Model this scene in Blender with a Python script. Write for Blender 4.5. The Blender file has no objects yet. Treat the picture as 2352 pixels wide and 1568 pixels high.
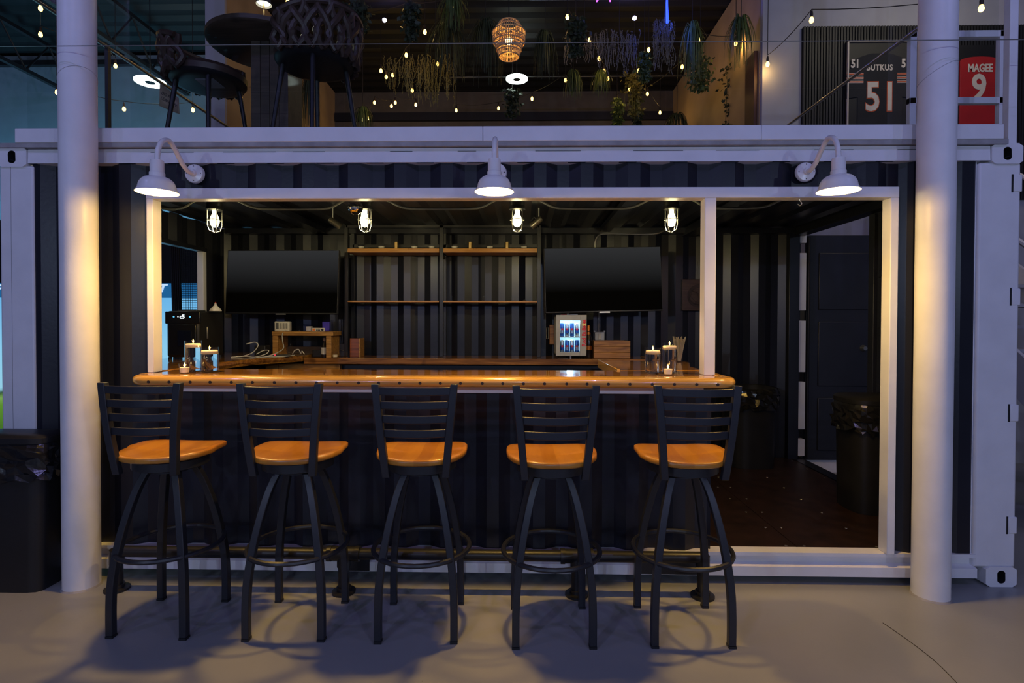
import bpy, bmesh, math, random
from mathutils import Vector, Matrix
R = math.radians
random.seed(7)
sc = bpy.context.scene
COL = sc.collection

# ------------------------------------------------------------------ camera
CAM = Vector((0.1344, -3.2711, 1.5417)); YAW, PITCH, ROLL, FPX, SY = 0.0199, -0.0140, 0.0026, 1263.5, -25.7
FW = Vector((-math.sin(YAW)*math.cos(PITCH), math.cos(YAW)*math.cos(PITCH), math.sin(PITCH)))
_r = FW.cross(Vector((0, 0, 1))).normalized(); _u = _r.cross(FW)
RT = _r*math.cos(ROLL) + _u*math.sin(ROLL); UP = _u*math.cos(ROLL) - _r*math.sin(ROLL)
cd = bpy.data.cameras.new('camera'); cam = bpy.data.objects.new('camera', cd); COL.objects.link(cam)
cd.sensor_width = 36; cd.sensor_fit = 'HORIZONTAL'; cd.lens = FPX/2352*36; cd.shift_y = SY/2352
cd.clip_start = 0.05; cd.clip_end = 100
cam.matrix_world = Matrix(((RT.x, UP.x, -FW.x, CAM.x), (RT.y, UP.y, -FW.y, CAM.y), (RT.z, UP.z, -FW.z, CAM.z), (0, 0, 0, 1)))
sc.camera = cam

def at(px, py, Y=None, Z=None):
    "point of the place seen at a pixel of the photograph, on a plane of known depth Y or height Z"
    d = FW + RT*((px-1176)/FPX) - UP*((py-784-SY)/FPX)
    t = (Y-CAM.y)/d.y if Y is not None else (Z-CAM.z)/d.z
    return CAM + d*t

# ------------------------------------------------------------------ light and exposure
vs = sc.view_settings
vs.view_transform = 'Standard'; vs.look = 'None'; vs.gamma = 1; vs.use_curve_mapping = False
vs.exposure = 0.0
w = bpy.data.worlds.new('world'); sc.world = w; w.use_nodes = True
w.node_tree.nodes['Background'].inputs[0].default_value = (0.28, 0.33, 0.46, 1)
w.node_tree.nodes['Background'].inputs[1].default_value = 0.020

def lamp(name, kind, loc, energy, col, size=None, rot=None, parent=None, **kw):
    l = bpy.data.lights.new(name, kind); l.energy = energy; l.color = col
    if kind == 'AREA':
        l.shape = 'RECTANGLE'; l.size, l.size_y = size
    elif size: l.shadow_soft_size = size
    for k, v in kw.items(): setattr(l, k, v)
    o = bpy.data.objects.new(name, l); COL.objects.link(o); o.location = loc
    if rot: o.rotation_euler = rot
    if parent: o.parent = parent
    return o
# unseen lavender fill lights added for the purple cast, most high, some low
for x, y, z, e in ((-4.4,-3.0,5.3,60), (-1.6,-3.6,5.3,68), (1.5,-3.6,5.3,68), (4.4,-3.0,5.3,60), (-2.6,-6.4,2.4,46), (2.8,-6.4,2.4,46)):
    lamp('lavender_fill', 'POINT', (x, y, z), e, (0.38, 0.36, 1.0), 0.025)
# unseen bluish fill lights added behind the camera to lift front-facing surfaces
for x in (-4.0, 0.3, 4.6):
    lamp('hall_fill', 'POINT', (x, -7.4, 2.7), 150, (0.55, 0.70, 1.0), 0.03)
# upper floor light at the right of the lounge
lamp('upper_light', 'AREA', (4.2, 1.2, 5.4), 7, (1.0, 0.86, 0.66), (0.5, 0.5), (R(35), 0, 0))
lamp('added_teal_wash', 'AREA', (-6.4, 4.45, 2.95), 30, (0.20, 0.66, 1.0), (4.5, 0.2), (R(165), 0, 0))  # hidden area light added behind the screen to wash the wall teal

# ------------------------------------------------------------------ materials
MAT = {}
def principled(name):
    m = bpy.data.materials.new(name); m.use_nodes = True; MAT[name] = m
    return m, m.node_tree, m.node_tree.nodes['Principled BSDF']

def mat(name, col, rough=0.5, metal=0.0, var=0.12, scale=6.0, bump=0.0, bscale=80.0, coat=0.0, emit=None, es=0.0, trans=0.0, ior=1.45, alpha=1.0):
    m, nt, b = principled(name)
    N, L = nt.nodes, nt.links
    tc = N.new('ShaderNodeTexCoord'); nz = N.new('ShaderNodeTexNoise'); nz.inputs['Scale'].default_value = scale; nz.inputs['Detail'].default_value = 4
    L.new(tc.outputs['Object'], nz.inputs['Vector'])
    cr = N.new('ShaderNodeValToRGB')
    cr.color_ramp.elements[0].position = 0.3; cr.color_ramp.elements[1].position = 0.7
    cr.color_ramp.elements[0].color = tuple(c*(1-var) for c in col)+(1,); cr.color_ramp.elements[1].color = tuple(min(1, c*(1+var)) for c in col)+(1,)
    L.new(nz.outputs['Fac'], cr.inputs['Fac']); L.new(cr.outputs['Color'], b.inputs['Base Color'])
    b.inputs['Roughness'].default_value = rough; b.inputs['Metallic'].default_value = metal
    b.inputs['Coat Weight'].default_value = coat; b.inputs['IOR'].default_value = ior; b.inputs['Transmission Weight'].default_value = trans
    if bump:
        n2 = N.new('ShaderNodeTexNoise'); n2.inputs['Scale'].default_value = bscale; n2.inputs['Detail'].default_value = 3
        L.new(tc.outputs['Object'], n2.inputs['Vector'])
        bp = N.new('ShaderNodeBump'); bp.inputs['Strength'].default_value = bump; bp.inputs['Distance'].default_value = 0.004
        L.new(n2.outputs['Fac'], bp.inputs['Height']); L.new(bp.outputs['Normal'], b.inputs['Normal'])
    if emit: b.inputs['Emission Color'].default_value = emit+(1,); b.inputs['Emission Strength'].default_value = es
    return m

def wood(name, c1, c2, axis=0, rough=0.3, coat=0.0, gscale=1.0, knots=True):
    m, nt, b = principled(name); N, L = nt.nodes, nt.links
    tc = N.new('ShaderNodeTexCoord'); mp = N.new('ShaderNodeMapping')
    s = [14*gscale]*3; s[axis] = 1.1*gscale; mp.inputs['Scale'].default_value = s
    oi = N.new('ShaderNodeObjectInfo'); ad = N.new('ShaderNodeVectorMath'); ad.operation = 'ADD'
    mu = N.new('ShaderNodeMath'); mu.operation = 'MULTIPLY'; mu.inputs[1].default_value = 13.0
    L.new(oi.outputs['Random'], mu.inputs[0]); L.new(tc.outputs['Object'], ad.inputs[0]); L.new(mu.outputs[0], ad.inputs[1])
    L.new(ad.outputs[0], mp.inputs['Vector'])
    n = N.new('ShaderNodeTexNoise'); n.inputs['Scale'].default_value = 1.6; n.inputs['Detail'].default_value = 8; n.inputs['Distortion'].default_value = 1.4
    L.new(mp.outputs[0], n.inputs['Vector'])
    cr = N.new('ShaderNodeValToRGB'); cr.color_ramp.elements[0].position = 0.32; cr.color_ramp.elements[1].position = 0.66
    cr.color_ramp.elements[0].color = c2+(1,); cr.color_ramp.elements[1].color = c1+(1,)
    L.new(n.outputs['Fac'], cr.inputs['Fac'])
    out = cr.outputs['Color']
    if knots:
        v = N.new('ShaderNodeTexNoise'); v.inputs['Scale'].default_value = 5.0; v.inputs['Detail'].default_value = 2
        L.new(ad.outputs[0], v.inputs['Vector'])
        kr = N.new('ShaderNodeValToRGB'); kr.color_ramp.elements[0].position = 0.62; kr.color_ramp.elements[1].position = 0.75
        L.new(v.outputs['Fac'], kr.inputs['Fac'])
        mx = N.new('ShaderNodeMix'); mx.data_type = 'RGBA'; mx.inputs['B'].default_value = tuple(c*0.35 for c in c2)+(1,)
        L.new(kr.outputs['Color'], mx.inputs['Factor']); L.new(out, mx.inputs['A']); out = mx.outputs['Result']
    L.new(out, b.inputs['Base Color']); b.inputs['Roughness'].default_value = rough; b.inputs['Coat Weight'].default_value = coat; b.inputs['Coat Roughness'].default_value = 0.06
    return m

def glassy(name, tint=(1, 1, 1), rough=0.0, fac=0.06):
    "thin clear pane: transparent with a fresnel sheen"
    m = bpy.data.materials.new(name); m.use_nodes = True; MAT[name] = m; nt = m.node_tree; N, L = nt.nodes, nt.links
    N.remove(N['Principled BSDF'])
    t = N.new('ShaderNodeBsdfTransparent'); t.inputs[0].default_value = tint+(1,)
    g = N.new('ShaderNodeBsdfGlossy'); g.inputs['Roughness'].default_value = rough
    f = N.new('ShaderNodeFresnel'); f.inputs['IOR'].default_value = 1.45
    nz = N.new('ShaderNodeTexNoise'); nz.inputs['Scale'].default_value = 3
    ma = N.new('ShaderNodeMath'); ma.operation = 'MULTIPLY_ADD'; ma.inputs[1].default_value = fac*0.2; 
    L.new(nz.outputs['Fac'], ma.inputs[0]); L.new(f.outputs[0], ma.inputs[2])
    ge = N.new('ShaderNodeNewGeometry'); iv = N.new('ShaderNodeMath'); iv.operation = 'SUBTRACT'; iv.inputs[0].default_value = 1.0; L.new(ge.outputs['Backfacing'], iv.inputs[1])
    mb_ = N.new('ShaderNodeMath'); mb_.operation = 'MULTIPLY'; mb_.use_clamp = True; L.new(ma.outputs[0], mb_.inputs[0]); L.new(iv.outputs[0], mb_.inputs[1])
    x = N.new('ShaderNodeMixShader'); L.new(mb_.outputs[0], x.inputs[0]); L.new(t.outputs[0], x.inputs[1]); L.new(g.outputs[0], x.inputs[2])
    L.new(x.outputs[0], N['Material Output'].inputs['Surface'])
    return m

def glow(name, col, s):
    return mat(name, tuple(min(1, c) for c in col), 0.5, var=0.02, emit=col, es=s)

white = mat('white_paint', (0.72, 0.72, 0.74), 0.38, bump=0.12, bscale=60, var=0.05)
navy = mat('navy_paint', (0.0105, 0.0115, 0.018), 0.33, bump=0.10, bscale=45, var=0.15, scale=3)
navy2 = mat('navy_door_paint', (0.017, 0.019, 0.028), 0.42, bump=0.08, var=0.12)
blackm = mat('black_metal', (0.016, 0.016, 0.018), 0.38, var=0.1)
stoolm = mat('stool_black_metal', (0.020, 0.021, 0.025), 0.38, var=0.1, bump=0.05, bscale=300)
steel = mat('galvanised_steel', (0.42, 0.42, 0.40), 0.32, 0.9, bump=0.05)
rubber = mat('black_plastic', (0.012, 0.012, 0.013), 0.42, var=0.15, bump=0.08, bscale=150)
bagm = mat('black_bag_plastic', (0.010, 0.010, 0.011), 0.18, var=0.1, bump=0.5, bscale=22)
deckg = mat('deck_edge_grey', (0.30, 0.29, 0.29), 0.6, var=0.2, scale=12)
glass = glassy('clear_glass'); pane = glassy('glass_pane', (0.96, 0.98, 0.97))
tint_glass = glassy('glass_door_pane', (0.9, 0.95, 1.0))
water = mat('water', (0.95, 0.97, 1.0), 0.0, trans=1.0, ior=1.33, var=0.01)
wax = mat('candle_wax', (0.85, 0.72, 0.48), 0.5, var=0.04)
flame = glow('flame', (1.0, 0.58, 0.14), 9)
bar_wood = wood('bar_top_wood', (0.52, 0.235, 0.025), (0.22, 0.08, 0.009), 0, 0.16, 0.9)
trim_wood = wood('bar_edge_wood', (0.62, 0.34, 0.07), (0.46, 0.22, 0.04), 0, 0.22, 0.7, knots=False)
back_wood = wood('back_bar_wood', (0.38, 0.155, 0.035), (0.12, 0.042, 0.010), 0, 0.25, 0.7)
shelf_wood = wood('shelf_wood', (0.62, 0.29, 0.06), (0.46, 0.19, 0.035), 0, 0.4, 0.2, knots=False)
rough_wood = wood('riser_wood', (0.55, 0.27, 0.06), (0.24, 0.10, 0.02), 0, 0.5, 0.1, 1.6)
crate_wood = wood('crate_wood', (0.46, 0.20, 0.045), (0.20, 0.075, 0.016), 0, 0.45, 0.2, 1.4)
dark_wood = wood('dark_table_wood', (0.075, 0.05, 0.033), (0.04, 0.026, 0.017), 0, 0.5, 0.1)

def seat_wood():
    m, nt, b = principled('stool_seat_wood'); N, L = nt.nodes, nt.links
    tc = N.new('ShaderNodeTexCoord'); sp = N.new('ShaderNodeSeparateXYZ'); L.new(tc.outputs['Object'], sp.inputs[0])
    oi = N.new('ShaderNodeObjectInfo')
    fl = N.new('ShaderNodeMath'); fl.operation = 'MULTIPLY_ADD'; fl.inputs[1].default_value = 14.0; L.new(sp.outputs['X'], fl.inputs[0])
    m2 = N.new('ShaderNodeMath'); m2.operation = 'MULTIPLY'; m2.inputs[1].default_value = 30; L.new(oi.outputs['Random'], m2.inputs[0]); L.new(m2.outputs[0], fl.inputs[2])
    f2 = N.new('ShaderNodeMath'); f2.operation = 'FLOOR'; L.new(fl.outputs[0], f2.inputs[0])
    wn = N.new('ShaderNodeTexWhiteNoise'); wn.noise_dimensions = '1D'; L.new(f2.outputs[0], wn.inputs['W'])
    mp = N.new('ShaderNodeMapping'); mp.inputs['Scale'].default_value = (24, 3, 24); L.new(tc.outputs['Object'], mp.inputs[0])
    nz = N.new('ShaderNodeTexNoise'); nz.inputs['Scale'].default_value = 2; nz.inputs['Detail'].default_value = 6; L.new(mp.outputs[0], nz.inputs['Vector'])
    mx = N.new('ShaderNodeMath'); mx.operation = 'MULTIPLY_ADD'; mx.inputs[1].default_value = 0.55; L.new(wn.outputs['Value'], mx.inputs[0])
    n3 = N.new('ShaderNodeMath'); n3.operation = 'MULTIPLY'; n3.inputs[1].default_value = 0.5; L.new(nz.outputs['Fac'], n3.inputs[0]); L.new(n3.outputs[0], mx.inputs[2])
    cr = N.new('ShaderNodeValToRGB'); cr.color_ramp.elements[0].color = (0.36, 0.125, 0.012, 1); cr.color_ramp.elements[1].color = (0.58, 0.25, 0.030, 1)
    L.new(mx.outputs[0], cr.inputs['Fac']); L.new(cr.outputs['Color'], b.inputs['Base Color'])
    b.inputs['Roughness'].default_value = 0.3; b.inputs['Coat Weight'].default_value = 0.4
    return m
seatw = seat_wood()

def concrete():
    m, nt, b = principled('painted_concrete'); N, L = nt.nodes, nt.links
    tc = N.new('ShaderNodeTexCoord')
    n1 = N.new('ShaderNodeTexNoise'); n1.inputs['Scale'].default_value = 0.9; n1.inputs['Detail'].default_value = 6
    n2 = N.new('ShaderNodeTexNoise'); n2.inputs['Scale'].default_value = 55; n2.inputs['Detail'].default_value = 5
    n3 = N.new('ShaderNodeTexVoronoi'); n3.inputs['Scale'].default_value = 7
    for n in (n1, n2, n3): L.new(tc.outputs['Object'], n.inputs['Vector'])
    cr = N.new('ShaderNodeValToRGB'); cr.color_ramp.elements[0].color = (0.24, 0.25, 0.25, 1); cr.color_ramp.elements[1].color = (0.31, 0.31, 0.30, 1)
    cr.color_ramp.elements[0].position = 0.35; cr.color_ramp.elements[1].position = 0.65
    L.new(n1.outputs['Fac'], cr.inputs['Fac'])
    sp = N.new('ShaderNodeValToRGB'); sp.color_ramp.elements[0].position = 0.0; sp.color_ramp.elements[0].color = (0.35, 0.33, 0.3, 1)
    sp.color_ramp.elements[1].position = 0.028; sp.color_ramp.elements[1].color = (1, 1, 1, 1)
    L.new(n3.outputs['Distance'], sp.inputs['Fac'])
    mx = N.new('ShaderNodeMix'); mx.data_type = 'RGBA'; mx.blend_type = 'MULTIPLY'; mx.inputs['Factor'].default_value = 0.8
    L.new(cr.outputs['Color'], mx.inputs['A']); L.new(sp.outputs['Color'], mx.inputs['B']); L.new(mx.outputs['Result'], b.inputs['Base Color'])
    b.inputs['Roughness'].default_value = 0.36
    bp = N.new('ShaderNodeBump'); bp.inputs['Strength'].default_value = 0.12; bp.inputs['Distance'].default_value = 0.003
    L.new(n2.outputs['Fac'], bp.inputs['Height']); L.new(bp.outputs['Normal'], b.inputs['Normal'])
    return m
concrete = concrete()

# ------------------------------------------------------------------ mesh helpers
ORG = {}
class MB:
    def __init__(s): s.v = []; s.f = []
    def add(s, vs_, fs):
        o = len(s.v); s.v += [tuple(v) for v in vs_]; s.f += [tuple(i+o for i in f) for f in fs]; return s
    def box(s, x0, x1, y0, y1, z0, z1):
        return s.add([(x0,y0,z0),(x1,y0,z0),(x1,y1,z0),(x0,y1,z0),(x0,y0,z1),(x1,y0,z1),(x1,y1,z1),(x0,y1,z1)],
                     [(0,3,2,1),(4,5,6,7),(0,1,5,4),(1,2,6,5),(2,3,7,6),(3,0,4,7)])
    def obox(s, c, ax, ay, az):
        "box around c with half-axis vectors"
        c, ax, ay, az = map(Vector, (c, ax, ay, az)); vs_ = []
        for k in (-1, 1):
            for i, j in ((-1,-1),(1,-1),(1,1),(-1,1)): vs_.append(c+ax*i+ay*j+az*k)
        return s.add(vs_, [(0,3,2,1),(4,5,6,7),(0,1,5,4),(1,2,6,5),(2,3,7,6),(3,0,4,7)])
    def tube(s, pts, r, n=8, cap=True, sq=False, closed=False):
        pts = [Vector(p) for p in pts]; rs = r if isinstance(r, (list, tuple)) else [r]*len(pts)
        rings = []; prev = None
        for i, p in enumerate(pts):
            if closed: t = pts[(i+1) % len(pts)]-pts[i-1]
            else: t = pts[min(i+1, len(pts)-1)]-pts[max(i-1, 0)]
            t.normalize()
            if prev is None:
                a = Vector((0,0,1)) if abs(t.z) < 0.9 else Vector((1,0,0))
                u = t.cross(a).normalized()
            else: u = (prev-t*prev.dot(t)).normalized()
            prev = u; vv = t.cross(u)
            off = math.pi/4 if sq else 0
            rings.append([p+(u*math.cos(2*math.pi*k/n+off)+vv*math.sin(2*math.pi*k/n+off))*rs[i] for k in range(n)])
        vs_ = [q for g in rings for q in g]; m = len(pts); fs = []
        for i in range(m if closed else m-1):
            j = (i+1) % m
            for k in range(n): fs.append((i*n+k, i*n+(k+1) % n, j*n+(k+1) % n, j*n+k))
        if cap and not closed: fs += [tuple(range(n-1, -1, -1)), tuple((m-1)*n+k for k in range(n))]
        return s.add(vs_, fs)
    def lathe(s, prof, c=(0,0,0), n=24, cap=True, axis='z'):
        vs_ = []; cx, cy, cz = c
        for r_, h in prof:
            for k in range(n):
                a = 2*math.pi*k/n; p = (r_*math.cos(a), r_*math.sin(a), h)
                if axis == 'y': p = (p[0], p[2], p[1])
                elif axis == 'x': p = (p[2], p[0], p[1])
                vs_.append((p[0]+cx, p[1]+cy, p[2]+cz))
        fs = []; m = len(prof)
        for i in range(m-1):
            for k in range(n): fs.append((i*n+k, i*n+(k+1) % n, (i+1)*n+(k+1) % n, (i+1)*n+k))
        if cap:
            if prof[0][0] > 1e-6: fs.append(tuple(range(n-1, -1, -1)))
            if prof[-1][0] > 1e-6: fs.append(tuple((m-1)*n+k for k in range(n)))
        return s.add(vs_, fs)
    def sphere(s, c, r, n=12, m=8, sz=1.0):
        return s.lathe([(max(1e-5, r*math.sin(math.pi*i/m)), -r*sz*math.cos(math.pi*i/m)) for i in range(m+1)], c, n, False)
    def prism(s, poly, x0, x1, axis='x'):
        "polygon in the two other axes, drawn out along one axis"
        n = len(poly)
        def P(a, b, t): return {'x': (t,a,b), 'y': (a,t,b), 'z': (a,b,t)}[axis]
        vs_ = [P(a,b,x0) for a,b in poly]+[P(a,b,x1) for a,b in poly]
        return s.add(vs_, [tuple(range(n-1,-1,-1)), tuple(range(n,2*n))]+[(i,(i+1)%n,(i+1)%n+n,i+n) for i in range(n)])
    def build(s, name, m, parent=None, bevel=0, smooth=True, solid=0, angle=38, raw=False):
        me = bpy.data.meshes.new(name)
        o0 = Vector((0,0,0)) if raw or parent is None else ORG.get(parent.name, Vector((0,0,0)))
        me.from_pydata([(v[0]-o0.x, v[1]-o0.y, v[2]-o0.z) for v in s.v], [], s.f); me.update()
        bm = bmesh.new(); bm.from_mesh(me); bmesh.ops.recalc_face_normals(bm, faces=bm.faces)
        bm.to_mesh(me); bm.free()
        if smooth:
            me.polygons.foreach_set('use_smooth', [True]*len(me.polygons))
            try: me.set_sharp_from_angle(angle=R(angle))
            except Exception: pass
        me.materials.append(m)
        o = bpy.data.objects.new(name, me); COL.objects.link(o)
        if parent: o.parent = parent; ORG[o.name] = o0
        else: ORG[o.name] = Vector((0,0,0))
        if solid:
            md = o.modifiers.new('solid', 'SOLIDIFY'); md.thickness = solid; md.offset = 0
        if bevel:
            md = o.modifiers.new('bevel', 'BEVEL'); md.width = bevel; md.segments = 2 if bevel < 0.0044 or bevel > 0.005 else 3; md.limit_method = 'ANGLE'; md.angle_limit = R(40)
        return o

def recenter(o):
    "put a lone mesh's origin at the middle of its base"
    me = o.data; xs = [v.co for v in me.vertices]
    c = Vector(((min(v.x for v in xs)+max(v.x for v in xs))/2, (min(v.y for v in xs)+max(v.y for v in xs))/2, min(v.z for v in xs)))
    me.transform(Matrix.Translation(-c)); o.location = o.location+c
    return o
def tag(o, label, cat=None, group=None, kind=None):
    o['label'] = label
    if cat: o['category'] = cat
    if group: o['group'] = group
    if kind: o['kind'] = kind
    return o
def thing(name, label, cat, loc=(0,0,0), group=None, kind=None):
    o = bpy.data.objects.new(name, None); COL.objects.link(o); o.location = loc; o.empty_display_size = 0.1
    ORG[o.name] = Vector(loc); tag(o, label, cat, group, kind); return o
def struct(name, mb, m, label, **kw):
    o = mb.build(name, m, None, **kw); tag(o, label, kind='structure'); return o
def copy_tree(o, parent=None):
    c = o.copy(); COL.objects.link(c); c.parent = parent; ORG[c.name] = ORG.get(o.name, Vector())
    for ch in list(o.children): copy_tree(ch, c)
    return c
def text_mesh(txt, size, depth=0.002, bold=0.0, shear=0.0, spacing=1.0, xs=1.0):
    cu = bpy.data.curves.new('txt', 'FONT'); cu.body = txt; cu.size = size; cu.extrude = depth; cu.offset = bold; cu.shear = shear
    cu.align_x = 'CENTER'; cu.align_y = 'CENTER'; cu.space_character = spacing; cu.resolution_u = 3
    o = bpy.data.objects.new('txt', cu); COL.objects.link(o)
    dg = bpy.context.evaluated_depsgraph_get(); me = bpy.data.meshes.new_from_object(o.evaluated_get(dg))
    bpy.data.objects.remove(o); me.transform(Matrix.Diagonal((xs,1,1,1))); return me
def lettering(name, txt, size, m, loc, parent, rot=(R(90),0,0), **kw):
    me = text_mesh(txt, size, **kw); me.materials.clear(); me.materials.append(m)
    me.transform(Matrix.Translation(Vector(loc)-ORG[parent.name]) @ (Matrix.Rotation(rot[2],4,'Z') @ Matrix.Rotation(rot[1],4,'Y') @ Matrix.Rotation(rot[0],4,'X')))
    o = bpy.data.objects.new(name, me); COL.objects.link(o); o.parent = parent; ORG[o.name] = ORG[parent.name]; return o
def bez(p, n=10):
    "smooth polyline through points (Catmull-Rom)"
    p = [Vector(q) for q in p]; out = []
    for i in range(len(p)-1):
        a, b, c, d = p[max(i-1,0)], p[i], p[i+1], p[min(i+2,len(p)-1)]
        for k in range(n):
            t = k/n; out.append(0.5*((2*b)+(c-a)*t+(2*a-5*b+4*c-d)*t*t+(3*b-a-3*c+d)*t**3))
    out.append(p[-1]); return out

# ------------------------------------------------------------------ corrugated sheet
def profile(a0, a1, pitch=0.278, depth=0.036, flat=0.072, phase=0.0):
    sl = (pitch-2*flat)/2; brk = [(0,0),(flat,0),(flat+sl,depth),(2*flat+sl,depth),(pitch,0)]
    def off(a):
        t = (a-phase) % pitch
        for (p,q),(r_,s_) in zip(brk, brk[1:]):
            if t <= r_: return q+(s_-q)*(t-p)/(r_-p) if r_ > p else q
        return 0
    k = math.floor((a0-phase)/pitch)-1; xs = {a0, a1}
    while phase+k*pitch < a1:
        for b,_ in brk[:-1]:
            x = phase+k*pitch+b
            if a0 < x < a1: xs.add(x)
        k += 1
    return [(x, off(x)) for x in sorted(xs)]
def corr(mb, prof, b0, b1, f):
    n = len(prof); vs_ = [f(a,o,b0) for a,o in prof]+[f(a,o,b1) for a,o in prof]
    mb.add(vs_, [(i,i+1,i+1+n,i+n) for i in range(n-1)])

# ================================================================== THE SETTING
struct('floor', MB().box(-12, 12, -9, 9, -0.1, 0), concrete, 'grey painted concrete floor of the hall', smooth=False)
cr_pts = bez([at(2028,1430,Z=0.001), at(2090,1473,Z=0.001), at(2150,1520,Z=0.001), at(2205,1575,Z=0.001)], 6)
MB().tube(cr_pts, 0.0022, 4).build('floor_crack', mat('crack_dark', (0.05,0.045,0.04), 0.8), bpy.data.objects['floor'])

# container front: corrugated navy sheet round the serving opening and the doorway
mb = MB(); Fy = lambda a,o,z: (a, 0.012+o, z)
corr(mb, profile(-2.83,-2.113,phase=-2.86), 0.17, 2.50, Fy)
corr(mb, profile(-2.113,2.318,phase=-2.86), 2.33, 2.50, Fy)
corr(mb, profile(-2.113,1.262,phase=-2.86), 0.17, 1.15, Fy)
corr(mb, profile(2.318,2.78,phase=-2.86), 0.17, 2.50, Fy)
struct('wall_front', mb, navy, 'dark navy corrugated steel front of the container', solid=0.003, smooth=False)
mb = MB(); corr(mb, profile(-2.96,2.96,phase=-2.9), 0.15, 2.50, lambda a,o,z: (a, 2.40-o, z))
struct('wall_rear', mb, navy, 'dark corrugated steel wall behind the back bar', solid=0.003, smooth=False)
mb = MB(); Lf = lambda a,o,z: (-2.985+o, a, z)
corr(mb, profile(0.0,2.40,phase=0.05), 2.25, 2.50, Lf); corr(mb, profile(0.0,2.40,phase=0.05), 0.15, 1.19, Lf)
corr(mb, profile(0.0,0.22,phase=0.05), 1.19, 2.25, Lf); corr(mb, profile(2.02,2.40,phase=0.05), 1.19, 2.25, Lf)
struct('wall_left', mb, navy, 'dark corrugated end wall of the container with a side window opening', solid=0.003, smooth=False)
mb = MB(); corr(mb, profile(-2.98,2.98,0.30,0.022,0.10,-2.9), 0.0, 2.44, lambda a,o,y: (a, y, 2.492+o))
mb.box(-1.98,-1.86,0.06,2.38,2.44,2.492); mb.box(0.9,1.0,0.06,2.38,2.45,2.492); mb.box(1.75,1.87,0.06,2.38,2.42,2.492)
mb.box(-2.9,2.9,2.27,2.37,2.44,2.492)
struct('ceiling', mb, navy, 'dark corrugated container ceiling over the bar', solid=0.003, smooth=False)
fl = thing('floor_container', 'dark brown plywood floor inside the container', None, (0,1.2,0.175), kind='structure')
ply = mat('dark_plywood', (0.018, 0.008, 0.006), 0.42, var=0.35, scale=9, bump=0.1)
xs = [-2.95,-1.75,-0.55,0.63,1.81,2.86]
for a, b in zip(xs, xs[1:]): MB().box(a+0.002, b-0.002, 0.05, 2.36, 0.135, 0.178).build('plank', ply, fl, bevel=0.002, smooth=False)
mb = MB()
for x in (0.70,1.2,1.75,1.87,2.3,2.8):
    for k in range(8): mb.lathe([(0.009,0.178),(0.008,0.1795)], (x+random.uniform(-.01,.01), 0.12+k*0.3, 0), 8)
tag(mb.build('screw_heads', steel, fl), 'steel screw heads in the plywood', kind='stuff')

# rails, posts and frames
mb = MB().prism([(0.0,2.577),(-0.004,2.492),(0.05,2.488),(0.06,2.577)], -2.85, 2.85)
o = struct('trim_1', mb, white, 'white steel top rail along the container front', smooth=False)
x = -2.1
while x < 2.4:
    d = random.uniform(0.10,0.32); MB().box(x,x+d,-0.0045,0.0,2.5555,2.5575).build('seam_gap', blackm, o, smooth=False); x += d+random.uniform(0.05,0.5)
mb = MB().prism([(-0.004,0.186),(-0.004,0.166),(0.03,0.160),(0.03,0.118),(-0.014,0.106),(-0.014,0.05),(0.08,0.045),(0.08,0.186)], -2.83, 2.80)
o = struct('trim_2', mb, white, 'white steel bottom rail along the container front', smooth=False)
for x0, x1 in ((-0.93,-0.78),(0.80,1.20)):
    MB().box(x0, x1, -0.018, 0.02, 0.055, 0.125).build('forklift_pocket', blackm, o, smooth=False)

def casting(mb, x0, x1, z0, z1, sx):
    "corner casting with an oval slot in its front face"
    cx, cz = (x0+x1)/2+sx*0.012, (z0+z1)/2; n = 20; ov = []
    for k in range(n):
        a = 2*math.pi*k/n; ov.append((cx+0.024*math.cos(a), cz+0.020*math.sin(a)+(0.018 if math.sin(a) > 0 else -0.018)))
    oc = []
    for k in range(n):
        a = 2*math.pi*k/n; t = 1/max(abs(math.cos(a)), abs(math.sin(a))); oc.append(((x0+x1)/2+(x1-x0)/2*t*math.cos(a), (z0+z1)/2+(z1-z0)/2*t*math.sin(a)))
    y0, y1 = -0.012, 0.10
    vs_ = [(x,y0,z) for x,z in oc]+[(x,y0,z) for x,z in ov]+[(x,0.05,z) for x,z in ov]+[(x,y1,z) for x,z in oc]
    fs = []
    for k in range(n):
        j = (k+1) % n
        fs += [(k,j,n+j,n+k),(k,3*n+k,3*n+j,j)]
    fs += [tuple(range(3*n,4*n))]
    mb.add(vs_, fs)
    return MB().add([(x,y0+0.001,z) for x,z in ov]+[(x,0.05,z) for x,z in ov], [(k,(k+1)%n,n+(k+1)%n,n+k) for k in range(n)]+[tuple(range(n,2*n))])
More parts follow.
